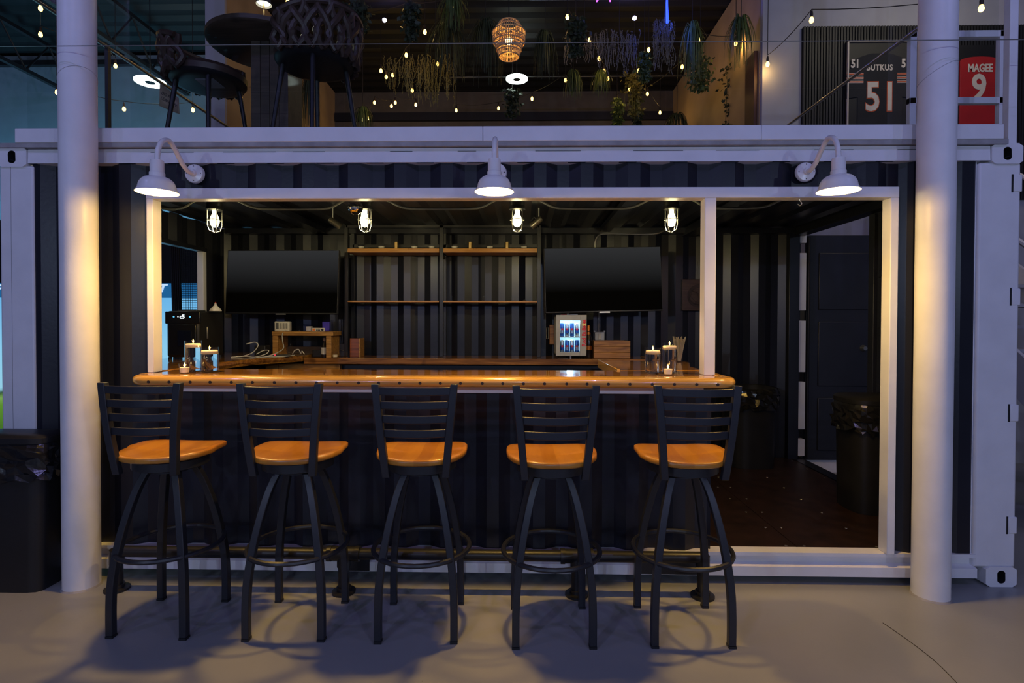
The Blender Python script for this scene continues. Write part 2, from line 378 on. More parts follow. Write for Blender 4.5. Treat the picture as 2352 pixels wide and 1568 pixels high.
for nm, x0, x1, sx, lab in (('trim_3',-3.03,-2.822,-1,'white corner post at the left end of the container'),('trim_4',2.79,3.03,1,'white hinged corner post at the right end of the container')):
    m2 = MB().box(x0, x1, 0.0, 0.16, 0.11, 2.48)
    o = struct(nm, m2, white, lab, bevel=0.012)
    inn = x1 if sx < 0 else x0
    MB().box(*sorted((inn, inn-sx*0.035)), 0.015, 0.055, 0.18, 2.49).build('flange', white, o, bevel=0.006)
    for z0, z1 in ((0.0,0.118),(2.47,2.588)):
        a, b = (x0, x0+0.178) if sx < 0 else (x1-0.178, x1)
        c = MB(); sl = casting(c, a, b, z0, z1, 0); c.build('corner_casting', white, o, smooth=False)
        sl.build('slot', blackm, o)  # slot lining coloured black to stand for the shade inside
    MB().box(x0+0.005, x1-0.005, 0.055, 0.1, 2.485, 2.58).build('post_head', white, o)
    if sx > 0:
        for z in (0.36,1.02,1.70,2.36):
            MB().box(2.985,3.036,-0.004,0.05,z-0.05,z+0.05).build('hinge_lug', white, o, bevel=0.006)
            MB().box(2.975,2.985,-0.002,0.03,z-0.052,z+0.052).build('hinge_slot', blackm, o)
mb = MB()
struct('trim_5', MB().box(-2.118,2.318,-0.022,0.06,2.274,2.338), white, 'white steel tube framing the top of the opening', bevel=0.004)
struct('trim_6', MB().box(-2.118,-2.078,-0.02,0.06,1.236,2.275), white, 'white steel tube at the left side of the serving opening', bevel=0.004)
struct('trim_7', MB().box(1.198,1.264,-0.02,0.065,1.236,2.275), white, 'white steel post between serving opening and doorway', bevel=0.004)
struct('trim_8', MB().box(2.272,2.318,-0.02,0.06,0.186,2.275), white, 'white steel jamb at the right side of the doorway', bevel=0.004)
struct('trim_9', MB().box(-2.0,1.20,-0.016,0.05,1.122,1.178), white, 'white steel strip under the bar edge', bevel=0.004)
# side window frame
wf = thing('window_1', 'side window opening of the container looking out to the screen', None, (-2.97,1.1,1.19), kind='structure')
MB().box(-3.0,-2.93,0.16,2.02,2.215,2.255).build('frame_head', navy, wf, bevel=0.003)
MB().box(-3.0,-2.94,1.965,2.02,1.2,2.22).build('frame_jamb', white, wf, bevel=0.003)
MB().box(-3.0,-2.94,0.16,0.22,1.2,2.22).build('frame_jamb', white, wf, bevel=0.003)
# door end at the right: rear post, header, sill, closed leaf, open leaf
rp = struct('trim_10', MB().box(2.80,2.905,2.30,2.42,0.15,2.49), navy, 'dark rear corner post beside the open end door', bevel=0.004)
z = 0.20
for k, zz in enumerate((0.42,1.0,1.62,2.30)):
    MB().box(2.905,2.985,2.33,2.40,z,zz-0.05).build('hinge_plate', white, rp, bevel=0.004); z = zz+0.05
MB().box(2.905,2.985,2.33,2.40,z,2.48).build('hinge_plate', white, rp, bevel=0.004)
struct('trim_11', MB().box(2.85,2.97,0.1,2.40,2.42,2.50), navy, 'dark header over the end doors', bevel=0.004)
struct('trim_12', MB().box(2.84,2.97,0.1,2.40,0.05,0.178), navy, 'dark door sill at the container end', bevel=0.004)
d1 = struct('door_1', MB().box(2.93,2.975,0.12,1.21,0.19,2.42), navy2, 'closed dark container door leaf at the right end', bevel=0.004)
for z in (0.55,1.0,1.45,1.9): MB().box(2.915,2.93,0.2,1.1,z,z+0.06).build('rib', navy2, d1, bevel=0.006)
MB().box(2.90,2.932,1.13,1.20,0.2,2.41).build('door_edge', navy2, d1, bevel=0.004)
MB().tube([(2.905,0.92,1.25),(2.905,0.92,2.3)],0.010,8).build('lock_rod', steel, d1)
d2 = struct('door_2', MB().box(3.03,4.18,2.415,2.455,0.14,2.44), navy2, 'open dark container door leaf swung out behind the bar end', bevel=0.004)
for z0, z1 in ((0.24,0.78),(0.90,1.56),(1.68,2.26)):
    MB().box(3.15,4.06,2.40,2.415,z0,z1).build('panel', navy2, d2, bevel=0.01)
MB().lathe([(0.02,2.36),(0.035,2.395),(0.035,2.40)], (3.60,0,1.29), 14, axis='y').build('handle', steel, d2)
MB().tube([(3.045,2.40,0.16),(3.045,2.40,2.42)],0.012,8).build('gasket', rubber, d2)
struct('trim_13', MB().box(3.0,4.4,2.46,2.54,0.0,0.14), white, 'white steel base beam on the floor behind the open door leaf', bevel=0.004)

# deck above the container
struct('floor_deck', MB().box(-3.12,2.93,-0.03,2.9,2.580,2.606), deckg, 'grey edged deck floor on top of the container', smooth=False)
fa = thing('deck_fascia', 'long white steel shoe holding the glass guard along the deck edge', 'fascia', (0,0.0,2.606))
for a, b in ((-2.90,-0.105),(-0.103,1.515),(1.517,2.90)): MB().box(a, b, -0.035, 0.045, 2.606, 2.692).build('fascia_board', white, fa, bevel=0.004)
gg = thing('glass_guard', 'clear glass guard standing in the deck edge', 'glass guard', (0,0.005,2.66))
for a, b in ((-2.85,-0.935),(-0.925,0.967),(0.977,2.885)): MB().box(a, b, -0.002, 0.010, 2.6925, 3.72).build('glass_panel', pane, gg, smooth=False)
for sx, x in ((-1,-2.93),(1,2.832)):
    hr = thing('side_handrail', ('slim steel handrail and glass along the left side of the deck','slim steel handrail and glass along the right side of the deck')[sx > 0], 'handrail', (x,1.2,2.606), 'deck side handrails')
    MB().tube([(x,0.05,3.56),(x,2.45,3.56)],0.014,10).build('rail', steel, hr)
    for y in ((0.75,2.4) if sx < 0 else (2.4,)): MB().box(x-0.012,x+0.012,y-0.015,y+0.015,2.606,3.555).build('post', blackm if sx < 0 else white, hr)
MB().tube([(-6,-0.3,3.045),(6,-0.3,3.036)],0.0022,6).build('steel_cable', steel)
tag(bpy.data.objects['steel_cable'], 'thin taut steel cable strung across in front of both white columns', 'cable')

# hall above and behind
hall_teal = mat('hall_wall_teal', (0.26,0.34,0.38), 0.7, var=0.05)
hall_wall = mat('hall_wall_pale', (0.40,0.39,0.41), 0.7, var=0.05)
beige = mat('lounge_wall_beige', (0.42,0.30,0.17), 0.65, var=0.15, scale=2.5)
olive = mat('lounge_back_wall', (0.10,0.085,0.06), 0.7, var=0.15)
roofm = mat('black_roof', (0.006,0.006,0.008), 0.6, var=0.2)
mb = MB(); corr(mb, profile(-4,9,0.26,0.04,0.06), -12, 12, lambda a,o,x: (x, a, 5.62+o))
struct('ceiling_hall', mb, roofm, 'black corrugated roof deck of the hall', smooth=False, solid=0.004)
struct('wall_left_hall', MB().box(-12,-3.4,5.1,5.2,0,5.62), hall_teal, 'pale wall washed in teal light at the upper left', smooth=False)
struct('trim_14', MB().box(-12,-3.4,5.02,5.1,5.45,5.52), blackm, 'black ledger beam on top of the teal wall', smooth=False)
for i, x in enumerate((-4.98,-6.75)):
    j = thing('roof_joist', ('black open web roof joist nearer the lounge wall','black open web roof joist at the far left edge')[i], 'joist', (x,0.5,5.0), 'open web roof joists')
    MB().box(x-0.03,x+0.03,-4,5.05,4.98,5.03).build('bottom_chord', blackm, j); MB().box(x-0.03,x+0.03,-4,5.05,5.50,5.55).build('top_chord', blackm, j)
    for k in range(12):
        y = -4+k*0.75; MB().tube([(x,y,5.02),(x,y+0.375,5.52),(x,y+0.75,5.02)],0.014,6).build('web', blackm, j)
struct('wall_left_lounge', MB().box(-3.42,-3.22,2.9,6.6,2.5,5.62), beige, 'beige side wall of the upstairs lounge on the left', smooth=False)
struct('trim_15', MB().box(-3.43,-3.21,2.86,2.9,2.5,5.62), hall_wall, 'pale end face of the left lounge wall', smooth=False)
struct('wall_back_lounge', MB().box(-3.3,2.9,6.5,6.6,2.5,5.62), olive, 'dark olive back wall of the upstairs lounge', smooth=False)
struct('trim_16', MB().box(-3.2,2.75,6.44,6.5,5.1,5.24), roofm, 'dark beam low on the lounge back wall', smooth=False)
struct('wall_right_lounge', MB().box(2.76,2.9,2.95,6.6,2.5,5.62), beige, 'beige side wall of the upstairs lounge on the right', smooth=False)
struct('wall_right_hall', MB().box(2.77,12,2.9,2.95,0,5.62), hall_wall, 'pale upstairs wall behind the framed jerseys', smooth=False)
struct('trim_17', MB().box(-3.2,2.75,2.9,6.5,2.5,2.606), dark_wood, 'dark floor of the upstairs lounge', smooth=False)
struct('wall_left_far', MB().box(-12.1,-12,-9,5.2,0,5.62), hall_wall, 'far left wall of the hall', smooth=False)
struct('wall_right_far', MB().box(12,12.1,-9,3,0,5.62), hall_wall, 'far right wall of the hall', smooth=False)
struct('wall_behind', MB().box(-12,12,-9.1,-9,0,5.62), mat('hall_wall_dark', (0.10,0.10,0.12), 0.8), 'dark far wall of the hall opposite the bar', smooth=False)
# pale torn plaster edges are left plain; dark door in the right lounge wall
struct('door_3', MB().box(2.72,2.765,3.0,3.25,2.6,4.6), mat('brown_door', (0.10,0.045,0.025), 0.5), 'narrow dark brown door in the right lounge wall', bevel=0.004)

# white columns
for nm, x, y, lab in (('trim_18',-2.432,-0.135,'white round steel column left of the bar'),('trim_19',2.447,-0.128,'white round steel column right of the doorway')):
    o = struct(nm, MB().lathe([(0.092,0.0),(0.092,5.62)], (x,y,0), 40), white, lab)
    mb = MB(); n = 40; tp = []
    for k in range(n+1):
        a = 2*math.pi*k/n; tp.append((x+0.093*math.cos(a), y+0.093*math.sin(a), 2.93+0.05*math.sin(a+2.2)))
    mb.tube(tp, 0.0014, 4); mb.build('weld_seam', mat('weld_shade',(0.45,0.45,0.5),0.5) if nm=='trim_18' else MAT['weld_shade'], o)
    MB().lathe([(0.100,0.0),(0.096,0.006),(0.092,0.010)], (x,y,0), 32).build('caulk_ring', deckg, o)


# ================================================================== BAR
ba = thing('bar_counter', 'glossy golden wood bar counter with rounded front edge and dark plugs', 'bar counter', (-0.4,0,1.18))
# top slabs: three long boards with mitred looking joints, then the rounded edge
for a, b, c, d in ((-2.06,-1.02,-1.16,-2.06),(-1.018,0.42,0.30,-1.158),(0.422,1.245,1.245,0.302)):
    MB().prism([(a,-0.10),(b,-0.10),(c,0.265),(d,0.265)],1.182,1.236,'z').build('top_board', bar_wood, ba, bevel=0.002, smooth=False)
prof = []
for k in range(9):
    a = math.pi/2-math.pi*k/8; prof.append((-0.195-0.029*math.cos(a)*1.0, 1.2075+0.029*math.sin(a)))
prof = [(-0.10,1.2365)]+prof+[(-0.10,1.1785)]
path = [(-2.06,0.10)]
def edge_sweep():
    # swept rounded strip: front run with rounded ends
    path = [(-2.055,0.0,0),( -2.055,-0.10,0)]
    L = []
    for k in range(7):
        a = R(180+15*k); L.append((-2.0+0.0*1, 0))
    mb = MB(); secs = []
    cx0, cx1, r0 = -2.0, 1.22, 0.09
    stations = []
    for k in range(9):
        a = R(180+11.25*k); stations.append((cx0, a))
    for k in range(9):
        a = R(270+11.25*k); stations.append((cx1, a))
    for cx, a in stations:
        u = (math.cos(a), math.sin(a)); sec = []
        for (yy, zz) in prof:
            rad = -0.10-yy
            sec.append((cx+u[0]*rad, -0.10+u[1]*rad, zz))
        secs.append(sec)
    n = len(prof); vs_ = [p for s in secs for p in s]; fs = []
    for i in range(len(secs)-1):
        for k in range(n-1): fs.append((i*n+k,(i+1)*n+k,(i+1)*n+k+1,i*n+k+1))
    mb.add(vs_, fs); return mb
edge_sweep().build('edge_strip', trim_wood, ba)
MB().box(-2.124,-2.06,-0.10,-0.02,1.18,1.2365).build('edge_end', trim_wood, ba, bevel=0.012)
MB().box(1.246,1.33,-0.10,0.30,1.18,1.2365).build('edge_end', trim_wood, ba, bevel=0.02)
plug = mat('dark_plug', (0.02,0.012,0.008), 0.6)
x = -1.97
while x < 1.25:
    MB().lathe([(0.0085,-0.2265),(0.0085,-0.215)], (x,0,1.203), 10, axis='y').build('plug', plug, ba); x += 0.118+random.uniform(-.006,.006)
rc = thing('side_counter', 'short glossy wood counter return at the right of the bar', 'counter', (1.0,0.65,1.18))
MB().box(0.76,1.03,0.267,1.18,1.182,1.238).build('top_board', bar_wood, rc, bevel=0.003)
MB().prism([(1.032,0.302),(1.30,0.302),(1.31,0.62),(1.42,1.0),(1.42,1.18),(1.032,1.18)],1.182,1.237,'z').build('top_board', bar_wood, rc, bevel=0.003, smooth=False)
MB().box(0.74,0.76,0.267,1.18,1.180,1.246).build('edge_lip', trim_wood, rc, bevel=0.003)
lc = thing('left_counter', 'wood counter along the left end wall under the ice maker', 'counter', (-2.5,1.0,1.18))
MB().prism([(-2.93,0.10),(-2.17,0.267),(-2.20,0.9),(-2.16,1.35),(-1.92,1.80),(-1.92,2.34),(-2.93,2.34)],1.175,1.228,'z').build('top_board', bar_wood, lc, bevel=0.003, smooth=False)
MB().tube(bez([(-2.18,0.27,1.203),(-2.205,0.9,1.203),(-2.165,1.35,1.203),(-1.93,1.795,1.203)],6),0.026,8,sq=False).build('edge_strip', back_wood, lc)
bc = thing('back_counter', 'dark reclaimed wood back bar counter along the rear wall', 'counter', (-0.3,2.1,1.15))
MB().box(-1.918,1.32,1.86,2.34,1.152,1.203).build('top_board', back_wood, bc, bevel=0.003)
MB().box(-1.918,1.32,1.835,1.86,1.148,1.206).build('front_edge', back_wood, bc, bevel=0.005)
MB().box(1.32,1.36,1.84,2.34,1.15,1.205).build('end_edge', crate_wood, bc, bevel=0.004)
bb = thing('base_cabinet', 'black base cabinet under the back bar counter', 'cabinet', (-0.3,2.1,0.18))
MB().box(-2.9,1.30,1.95,2.33,0.18,1.15).build('body', rubber, bb, bevel=0.004)
for k in range(5): MB().box(-2.2+k*0.7,-1.52+k*0.7,1.93,1.95,0.25,1.02).build('door', rubber, bb, bevel=0.004)
for k in range(5): MB().tube([(-1.60+k*0.7,1.915,0.62),(-1.60+k*0.7,1.915,0.78)],0.006,6).build('handle', steel, bb)
dr = thing('wooden_drawer_box', 'raw wood drawer box slung under the back counter', 'drawer', (-1.93,1.85,1.06))
MB().box(-2.17,-1.59,1.87,1.93,1.065,1.148).build('front', rough_wood, dr, bevel=0.003); MB().box(-2.29,-2.172,1.86,1.93,1.07,1.150).build('side_block', rough_wood, dr, bevel=0.003)

# shelving on the rear wall
su = thing('wall_shelf_unit', 'black metal shelving frame with pale wood boards on the rear wall', 'shelf', (-0.65,2.2,1.205))
for x in (-1.60,-0.664,0.290):
    MB().box(x-0.018,x+0.018,2.09,2.125,1.205,2.49).build('upright', blackm, su, bevel=0.002)
    MB().box(x-0.018,x+0.018,2.30,2.335,1.205,2.49).build('upright', blackm, su, bevel=0.002)
    for z in (1.735,2.21): MB().box(x-0.012,x+0.012,2.125,2.30,z-0.03,z).build('bracket', blackm, su)
MB().box(-1.60,0.29,2.09,2.125,2.465,2.49).build('crossbar', blackm, su); MB().box(-1.60,0.29,2.30,2.33,2.30,2.33).build('crossbar', blackm, su)
for a, b in ((-1.58,-0.685),(-0.643,0.27)):
    MB().box(a,b,2.075,2.33,1.738,1.752).build('shelf_board', shelf_wood, su, bevel=0.002)
    MB().box(a,b,2.075,2.33,2.222,2.246).build('shelf_board', shelf_wood, su, bevel=0.002)
    m_ = a+(b-a)*(0.67 if a < -1 else 0.32)
    MB().box(a,m_-0.001,2.08,2.33,2.246,2.262).build('shelf_board', shelf_wood, su, bevel=0.002)
    MB().box(m_+0.001,b,2.08,2.33,2.246,2.262).build('shelf_board', shelf_wood, su, bevel=0.002)

# glassware
sand = mat('white_sand', (0.72,0.70,0.62), 0.8, bump=0.4, bscale=400)
brass = mat('brass_tin', (0.55,0.38,0.16), 0.28, 0.9)
def stemless(loc, label):
    t = thing('stemless_glass', label, 'glass', loc, 'candle glasses on the top shelf')
    x, y, z = loc
    MB().lathe([(0.018,0.001),(0.028,0.008),(0.034,0.025),(0.032,0.045),(0.024,0.066),(0.0225,0.066),(0.030,0.044),(0.032,0.025),(0.026,0.010),(0.0,0.004)],loc,20,False).build('bowl', glass, t)
    MB().lathe([(0.016,0.004),(0.027,0.012),(0.0305,0.024),(0.0305,0.028),(0.0,0.031)],loc,18).build('filling', sand, t)
def tumbler(loc, label, r=0.022, h=0.058, inner=None, cat='glass', grp=None, m=None, name='glass_tumbler'):
    t = thing(name, label, cat, loc, grp)
    MB().lathe([(r*0.88,0.0),(r,h),(r-0.002,h),(r*0.8,0.008),(0.0,0.008)],loc,20,True).build('glass_wall', m or glass, t)
    if inner: MB().lathe([(r*0.78,0.009),(r*0.86,h*0.5),(0.0,h*0.5)],loc,16).build('filling', inner, t)
    else: MB().lathe([(r*0.90,0.0),(r*0.90,0.007)],loc,18).build('base_disc', water, t)
order = ['leftmost','second from the left','third from the left','fourth from the left','fifth from the left','sixth from the left','seventh from the left','third from the right','second from the right','rightmost']
for i, px in enumerate((829.6,876,910,952,991.5,1044,1080,1125,1164.5,1203.5)):
    p = at(px, 564, Y=2.15); loc = (p.x, 2.15, 2.2625)
    if i in (2,6,8):
        t = thing('tin_holder', 'slim brass tealight holder on the top shelf, %s of the row' % order[i], 'candle holder', loc, 'brass holders on the top shelf')
        MB().lathe([(0.023,0),(0.023,0.07),(0.021,0.07),(0.021,0.006),(0,0.006)],loc,20).build('wall', brass, t)
        MB().lathe([(0.0208,0.055),(0.0208,0.058)],loc,16).build('inset', glass, t)
    else: stemless(loc, 'sand filled stemless glass on the top shelf, %s of ten' % order[i])
for i, px in enumerate((867.5,949,1037,1111,1177.7)):
    p = at(px, 691, Y=2.15); tumbler((p.x,2.15,1.7525), 'small clear shot glass on the lower shelf, %s of five' % ('leftmost','second','middle','fourth','rightmost')[i], 0.019, 0.05, grp='shot glasses on the lower shelf', name='shot_glass')
p = at(1205,692,Y=2.13)
o = recenter(MB().lathe([(0.012,0),(0.02,0.006),(0.008,0.012),(0,0.014)],(p.x,2.13,1.7525),12).build('bottle_cap', steel)); tag(o,'tiny metal cap lying at the right end of the lower shelf','cap')

# televisions
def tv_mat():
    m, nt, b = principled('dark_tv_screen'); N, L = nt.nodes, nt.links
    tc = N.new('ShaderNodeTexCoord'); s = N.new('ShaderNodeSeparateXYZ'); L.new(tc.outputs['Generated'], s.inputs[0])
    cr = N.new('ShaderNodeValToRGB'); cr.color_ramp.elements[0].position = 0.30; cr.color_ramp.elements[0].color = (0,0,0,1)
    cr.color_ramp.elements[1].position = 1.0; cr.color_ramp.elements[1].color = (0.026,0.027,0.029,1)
    L.new(s.outputs['Z'], cr.inputs[0]); L.new(cr.outputs[0], b.inputs['Emission Color']); b.inputs['Emission Strength'].default_value = 1.0  # grey sheen towards the top is painted in as emission
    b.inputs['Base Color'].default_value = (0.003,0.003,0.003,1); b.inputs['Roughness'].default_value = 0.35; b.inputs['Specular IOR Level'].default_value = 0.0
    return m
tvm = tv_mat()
def tv(c, rz, tilt, roll, label):
    t = thing('television', label, 'television', (0,0,0)); W, H = 1.115, 0.615
    MB().box(-W/2,W/2,-0.004,0.03,-H/2,H/2).build('bezel', rubber, t, bevel=0.003)
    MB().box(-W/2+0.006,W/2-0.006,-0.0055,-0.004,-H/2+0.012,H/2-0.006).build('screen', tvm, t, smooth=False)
    MB().box(-0.3,0.3,0.03,0.07,-0.22,0.15).build('rear_housing', rubber, t, bevel=0.01)
    MB().box(-0.05,0.05,0.07,0.30,-0.05,0.05).build('wall_arm', blackm, t); MB().box(-0.05,0.05,-0.008,0.0,-H/2-0.008,-H/2+0.004).build('logo_tab', steel, t)
    t.location = c; t.rotation_euler = (tilt, roll, rz); return t
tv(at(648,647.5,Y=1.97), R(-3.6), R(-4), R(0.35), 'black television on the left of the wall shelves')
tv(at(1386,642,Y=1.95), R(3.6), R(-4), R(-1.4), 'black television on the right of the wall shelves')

# ceiling lights in cages
bulb_warm = glow('cage_bulb', (1.0,0.86,0.45), 14)
jar = glassy('jar_glass')
labs = ['caged jar light nearest the side window','caged jar light beside the mirror ball','caged jar light above the right end of the shelves','caged jar light nearest the doorway post']
for i, px in enumerate((493,838,1188,1542)):
    p = at(px, 500, Y=0.80); x, y = p.x, 0.80; base = 2.492
    t = thing('caged_jar_light', labs[i], 'ceiling light', (x,y,2.20), 'caged jar lights under the container ceiling')
    MB().lathe([(0.075,2.492),(0.075,2.44),(0.055,2.43),(0.055,2.40)],(x,y,0),20).build('junction_box', blackm, t)
    MB().lathe([(0.057,2.40),(0.060,2.395),(0.060,2.375),(0.050,2.370)],(x,y,0),20).build('collar', blackm, t)
    MB().lathe([(0.044,2.372),(0.044,2.26),(0.036,2.235),(0.015,2.222),(0.0001,2.22)],(x,y,0),20,False).build('glass_jar', jar, t)
    MB().lathe([(0.001,2.245),(0.022,2.255),(0.033,2.285),(0.030,2.315),(0.017,2.345),(0.017,2.37)],(x,y,0),16).build('bulb', bulb_warm, t)
    for k in range(4):
        a = R(45+90*k); c, s_ = math.cos(a), math.sin(a)
        MB().tube([(x+0.052*c,y+0.052*s_,2.375),(x+0.052*c,y+0.052*s_,2.262),(x+0.040*c,y+0.040*s_,2.222),(x,y,2.205)],0.0032,6).build('cage_wire', steel, t)
    MB().tube([(x+0.052*math.cos(2*math.pi*k/20),y+0.052*math.sin(2*math.pi*k/20),2.30) for k in range(20)],0.003,6,closed=True).build('cage_ring', steel, t)
    lamp('cage_lamp','POINT',(0,0,0.06),27,(1.0,0.86,0.46),0.03,parent=t)
    ORG[t.name] = Vector((x,y,2.20))
# conduit run between the boxes
cp = []
for i in range(4):
    pass
xs_ = [at(px,500,Y=0.8).x for px in (493,838,1188,1542)]
segs = [(-2.9,xs_[0]),(xs_[0],xs_[1]),(xs_[1],xs_[2]),(xs_[2],xs_[3]),(xs_[3],2.2)]
cnames = ['conduit from the side window to the first jar light','conduit between the first jar light and the mirror ball','conduit in the middle between two jar lights','conduit above the right television','conduit running past the doorway post']
for (a, b), l in zip(segs, cnames):
    pts = bez([(a+0.07,0.8,2.462),(a+0.16,0.82,2.45),(a+0.27,0.85,2.405),(a+0.4,0.86,2.395),(b-0.4,0.86,2.395),(b-0.27,0.85,2.405),(b-0.16,0.82,2.45),(b-0.07,0.8,2.462)],5)
    o = recenter(MB().tube(pts,0.0105,8).build('conduit', mat('conduit_paint',(0.10,0.10,0.09),0.3,0.6) if 'conduit_paint' not in MAT else MAT['conduit_paint'])); tag(o,'dark bent metal '+l,'conduit','ceiling conduits')
# mirror ball: facets
p = at(816,476,Y=0.55); mbx = thing('mirror_ball','small mirror ball hanging beside a jar light','mirror ball',(p.x,0.55,p.z-0.05))
r_ = 0.053; mb = MB(); n = 26; m = 16
for i in range(m):
    a0, a1 = math.pi*i/m, math.pi*(i+1)/m; nn = max(4,int(n*math.sin((a0+a1)/2)))
    for k in range(nn):
        b0, b1 = 2*math.pi*(k+.05)/nn, 2*math.pi*(k+.95)/nn
        q = lambda a,b,r=r_: (p.x+r*math.sin(a)*math.cos(b), 0.55+r*math.sin(a)*math.sin(b), p.z+r*math.cos(a))
        mb.add([q(a0+.01,b0),q(a0+.01,b1),q(a1-.01,b1),q(a1-.01,b0)],[(0,1,2,3)])
tag(mb.build('mirror_tiles', mat('mirror',(0.85,0.86,0.9),0.04,1.0,var=0.02), mbx, smooth=False),'small square mirror tiles',kind='stuff')
MB().sphere((p.x,0.55,p.z),r_-0.002,18,12).build('core', blackm, mbx); MB().tube([(p.x,0.55,p.z+r_),(p.x,0.55,2.49)],0.0015,5).build('thread', steel, mbx)
for px, py, l, sg in ((770,510,'small black spotlight above the left television',1),(1232,508,'small black spotlight right of the wall shelves',-1)):
    p = at(px,py,Y=1.3); t = thing('spotlight', l, 'spotlight', (p.x,1.3,p.z), 'small ceiling spotlights')
    MB().tube([(p.x-0.02*sg,1.3,2.49),(p.x-0.02*sg,1.3,p.z+0.03)],0.006,8).build('stem', steel, t)
    MB().tube([(p.x-0.045,1.3,p.z+0.0),(p.x-0.02,1.3,p.z+0.035),(p.x+0.025,1.3,p.z-0.005)],0.005,6).build('yoke', blackm, t)
    d = Vector((0.6*sg,0.3,-0.45)).normalized(); c = Vector((p.x,1.3,p.z-0.01))
    MB().tube([c-d*0.06,c-d*0.045,c+d*0.03,c+d*0.05],[0.018,0.026,0.028,0.036],14).build('head', mat('gunmetal',(0.10,0.09,0.07),0.3,0.8) if 'gunmetal' not in MAT else MAT['gunmetal'], t)
# hook on the door frame
o = recenter(MB().tube(bez([(1.757,0.0,2.276),(1.757,0.0,2.262),(1.768,0.0,2.245),(1.757,0.0,2.232),(1.744,0.0,2.242)],5),0.0028,6).build('ceiling_hook', steel)); tag(o,'small metal screw hook under the doorway frame','hook')
# conduit above the right television
o = recenter(MB().tube(bez([(0.86,2.28,2.28),(0.86,2.28,2.36),(0.90,2.28,2.425),(1.0,2.28,2.435),(1.45,2.28,2.435),(1.55,2.2,2.475)],6),0.010,8).build('conduit', steel)); tag(o,'bent bright conduit rising behind the right television','conduit')
o = recenter(MB().tube([(0.905,2.34,1.45),(0.905,2.34,1.75)],0.007,8).build('conduit', steel)); tag(o,'short vertical conduit down to the white outlet box','conduit')

# ------------------------------------------------------------------ gooseneck lamps
goose = mat('lamp_white_enamel', (0.78,0.76,0.76), 0.22, coat=0.4, var=0.03)
lamp_bulb = glow('gooseneck_bulb', (1.0,0.70,0.26), 20)
for x, xl, lab in ((-1.835,-1.835,'white gooseneck barn lamp over the left end of the bar'),(-0.02,-0.02,'white gooseneck barn lamp over the middle of the bar'),(1.787,1.787,'white gooseneck barn lamp over the doorway')):
    t = thing('gooseneck_lamp', lab, 'wall lamp', (x,-0.34,2.235), 'white gooseneck lamps')
    MB().lathe([(0.056,0.012),(0.056,-0.006),(0.052,-0.012),(0.022,-0.016),(0.018,-0.03)],(x,0,2.428),28,axis='y').build('wall_plate', goose, t)
    for k in range(4):
        a = math.pi/2*k; MB().lathe([(0.004,-0.0135),(0.004,-0.011)],(x+0.042*math.cos(a),0,2.428+0.042*math.sin(a)),8,axis='y').build('screw', plug, t)
    MB().tube(bez([(x,-0.01,2.428),(x,-0.06,2.425),(x,-0.115,2.45),(x,-0.175,2.505),(x,-0.235,2.545),(x,-0.295,2.525),(x,-0.33,2.47),(x,-0.34,2.40)],7),0.0135,12).build('neck', goose, t)
    MB().lathe([(0.018,2.412),(0.032,2.408),(0.034,2.395),(0.034,2.345),(0.038,2.34),(0.038,2.318)],(x,-0.34,0),24).build('socket_cover', goose, t)
    MB().lathe([(0.036,2.320),(0.045,2.318),(0.062,2.312),(0.078,2.298),(0.087,2.280),(0.093,2.256),(0.104,2.238),(0.1035,2.2355),(0.091,2.253),(0.085,2.278),(0.076,2.295),(0.060,2.308),(0.034,2.315)],(x,-0.34,0),40,False).build('shade', goose, t)
    MB().lathe([(0.0001,2.243),(0.020,2.248),(0.031,2.264),(0.028,2.285),(0.016,2.305),(0.016,2.318)],(x,-0.34,0),18,False).build('bulb', lamp_bulb, t)
    lamp('gooseneck_light','POINT',(0,0,0.012),24,(1.0,0.60,0.13),0.03,parent=t)
    lamp('gooseneck_beam','SPOT',(0,0,0.006),58,(1.0,0.61,0.14),0.05,parent=t,spot_size=R(150),spot_blend=1.0)

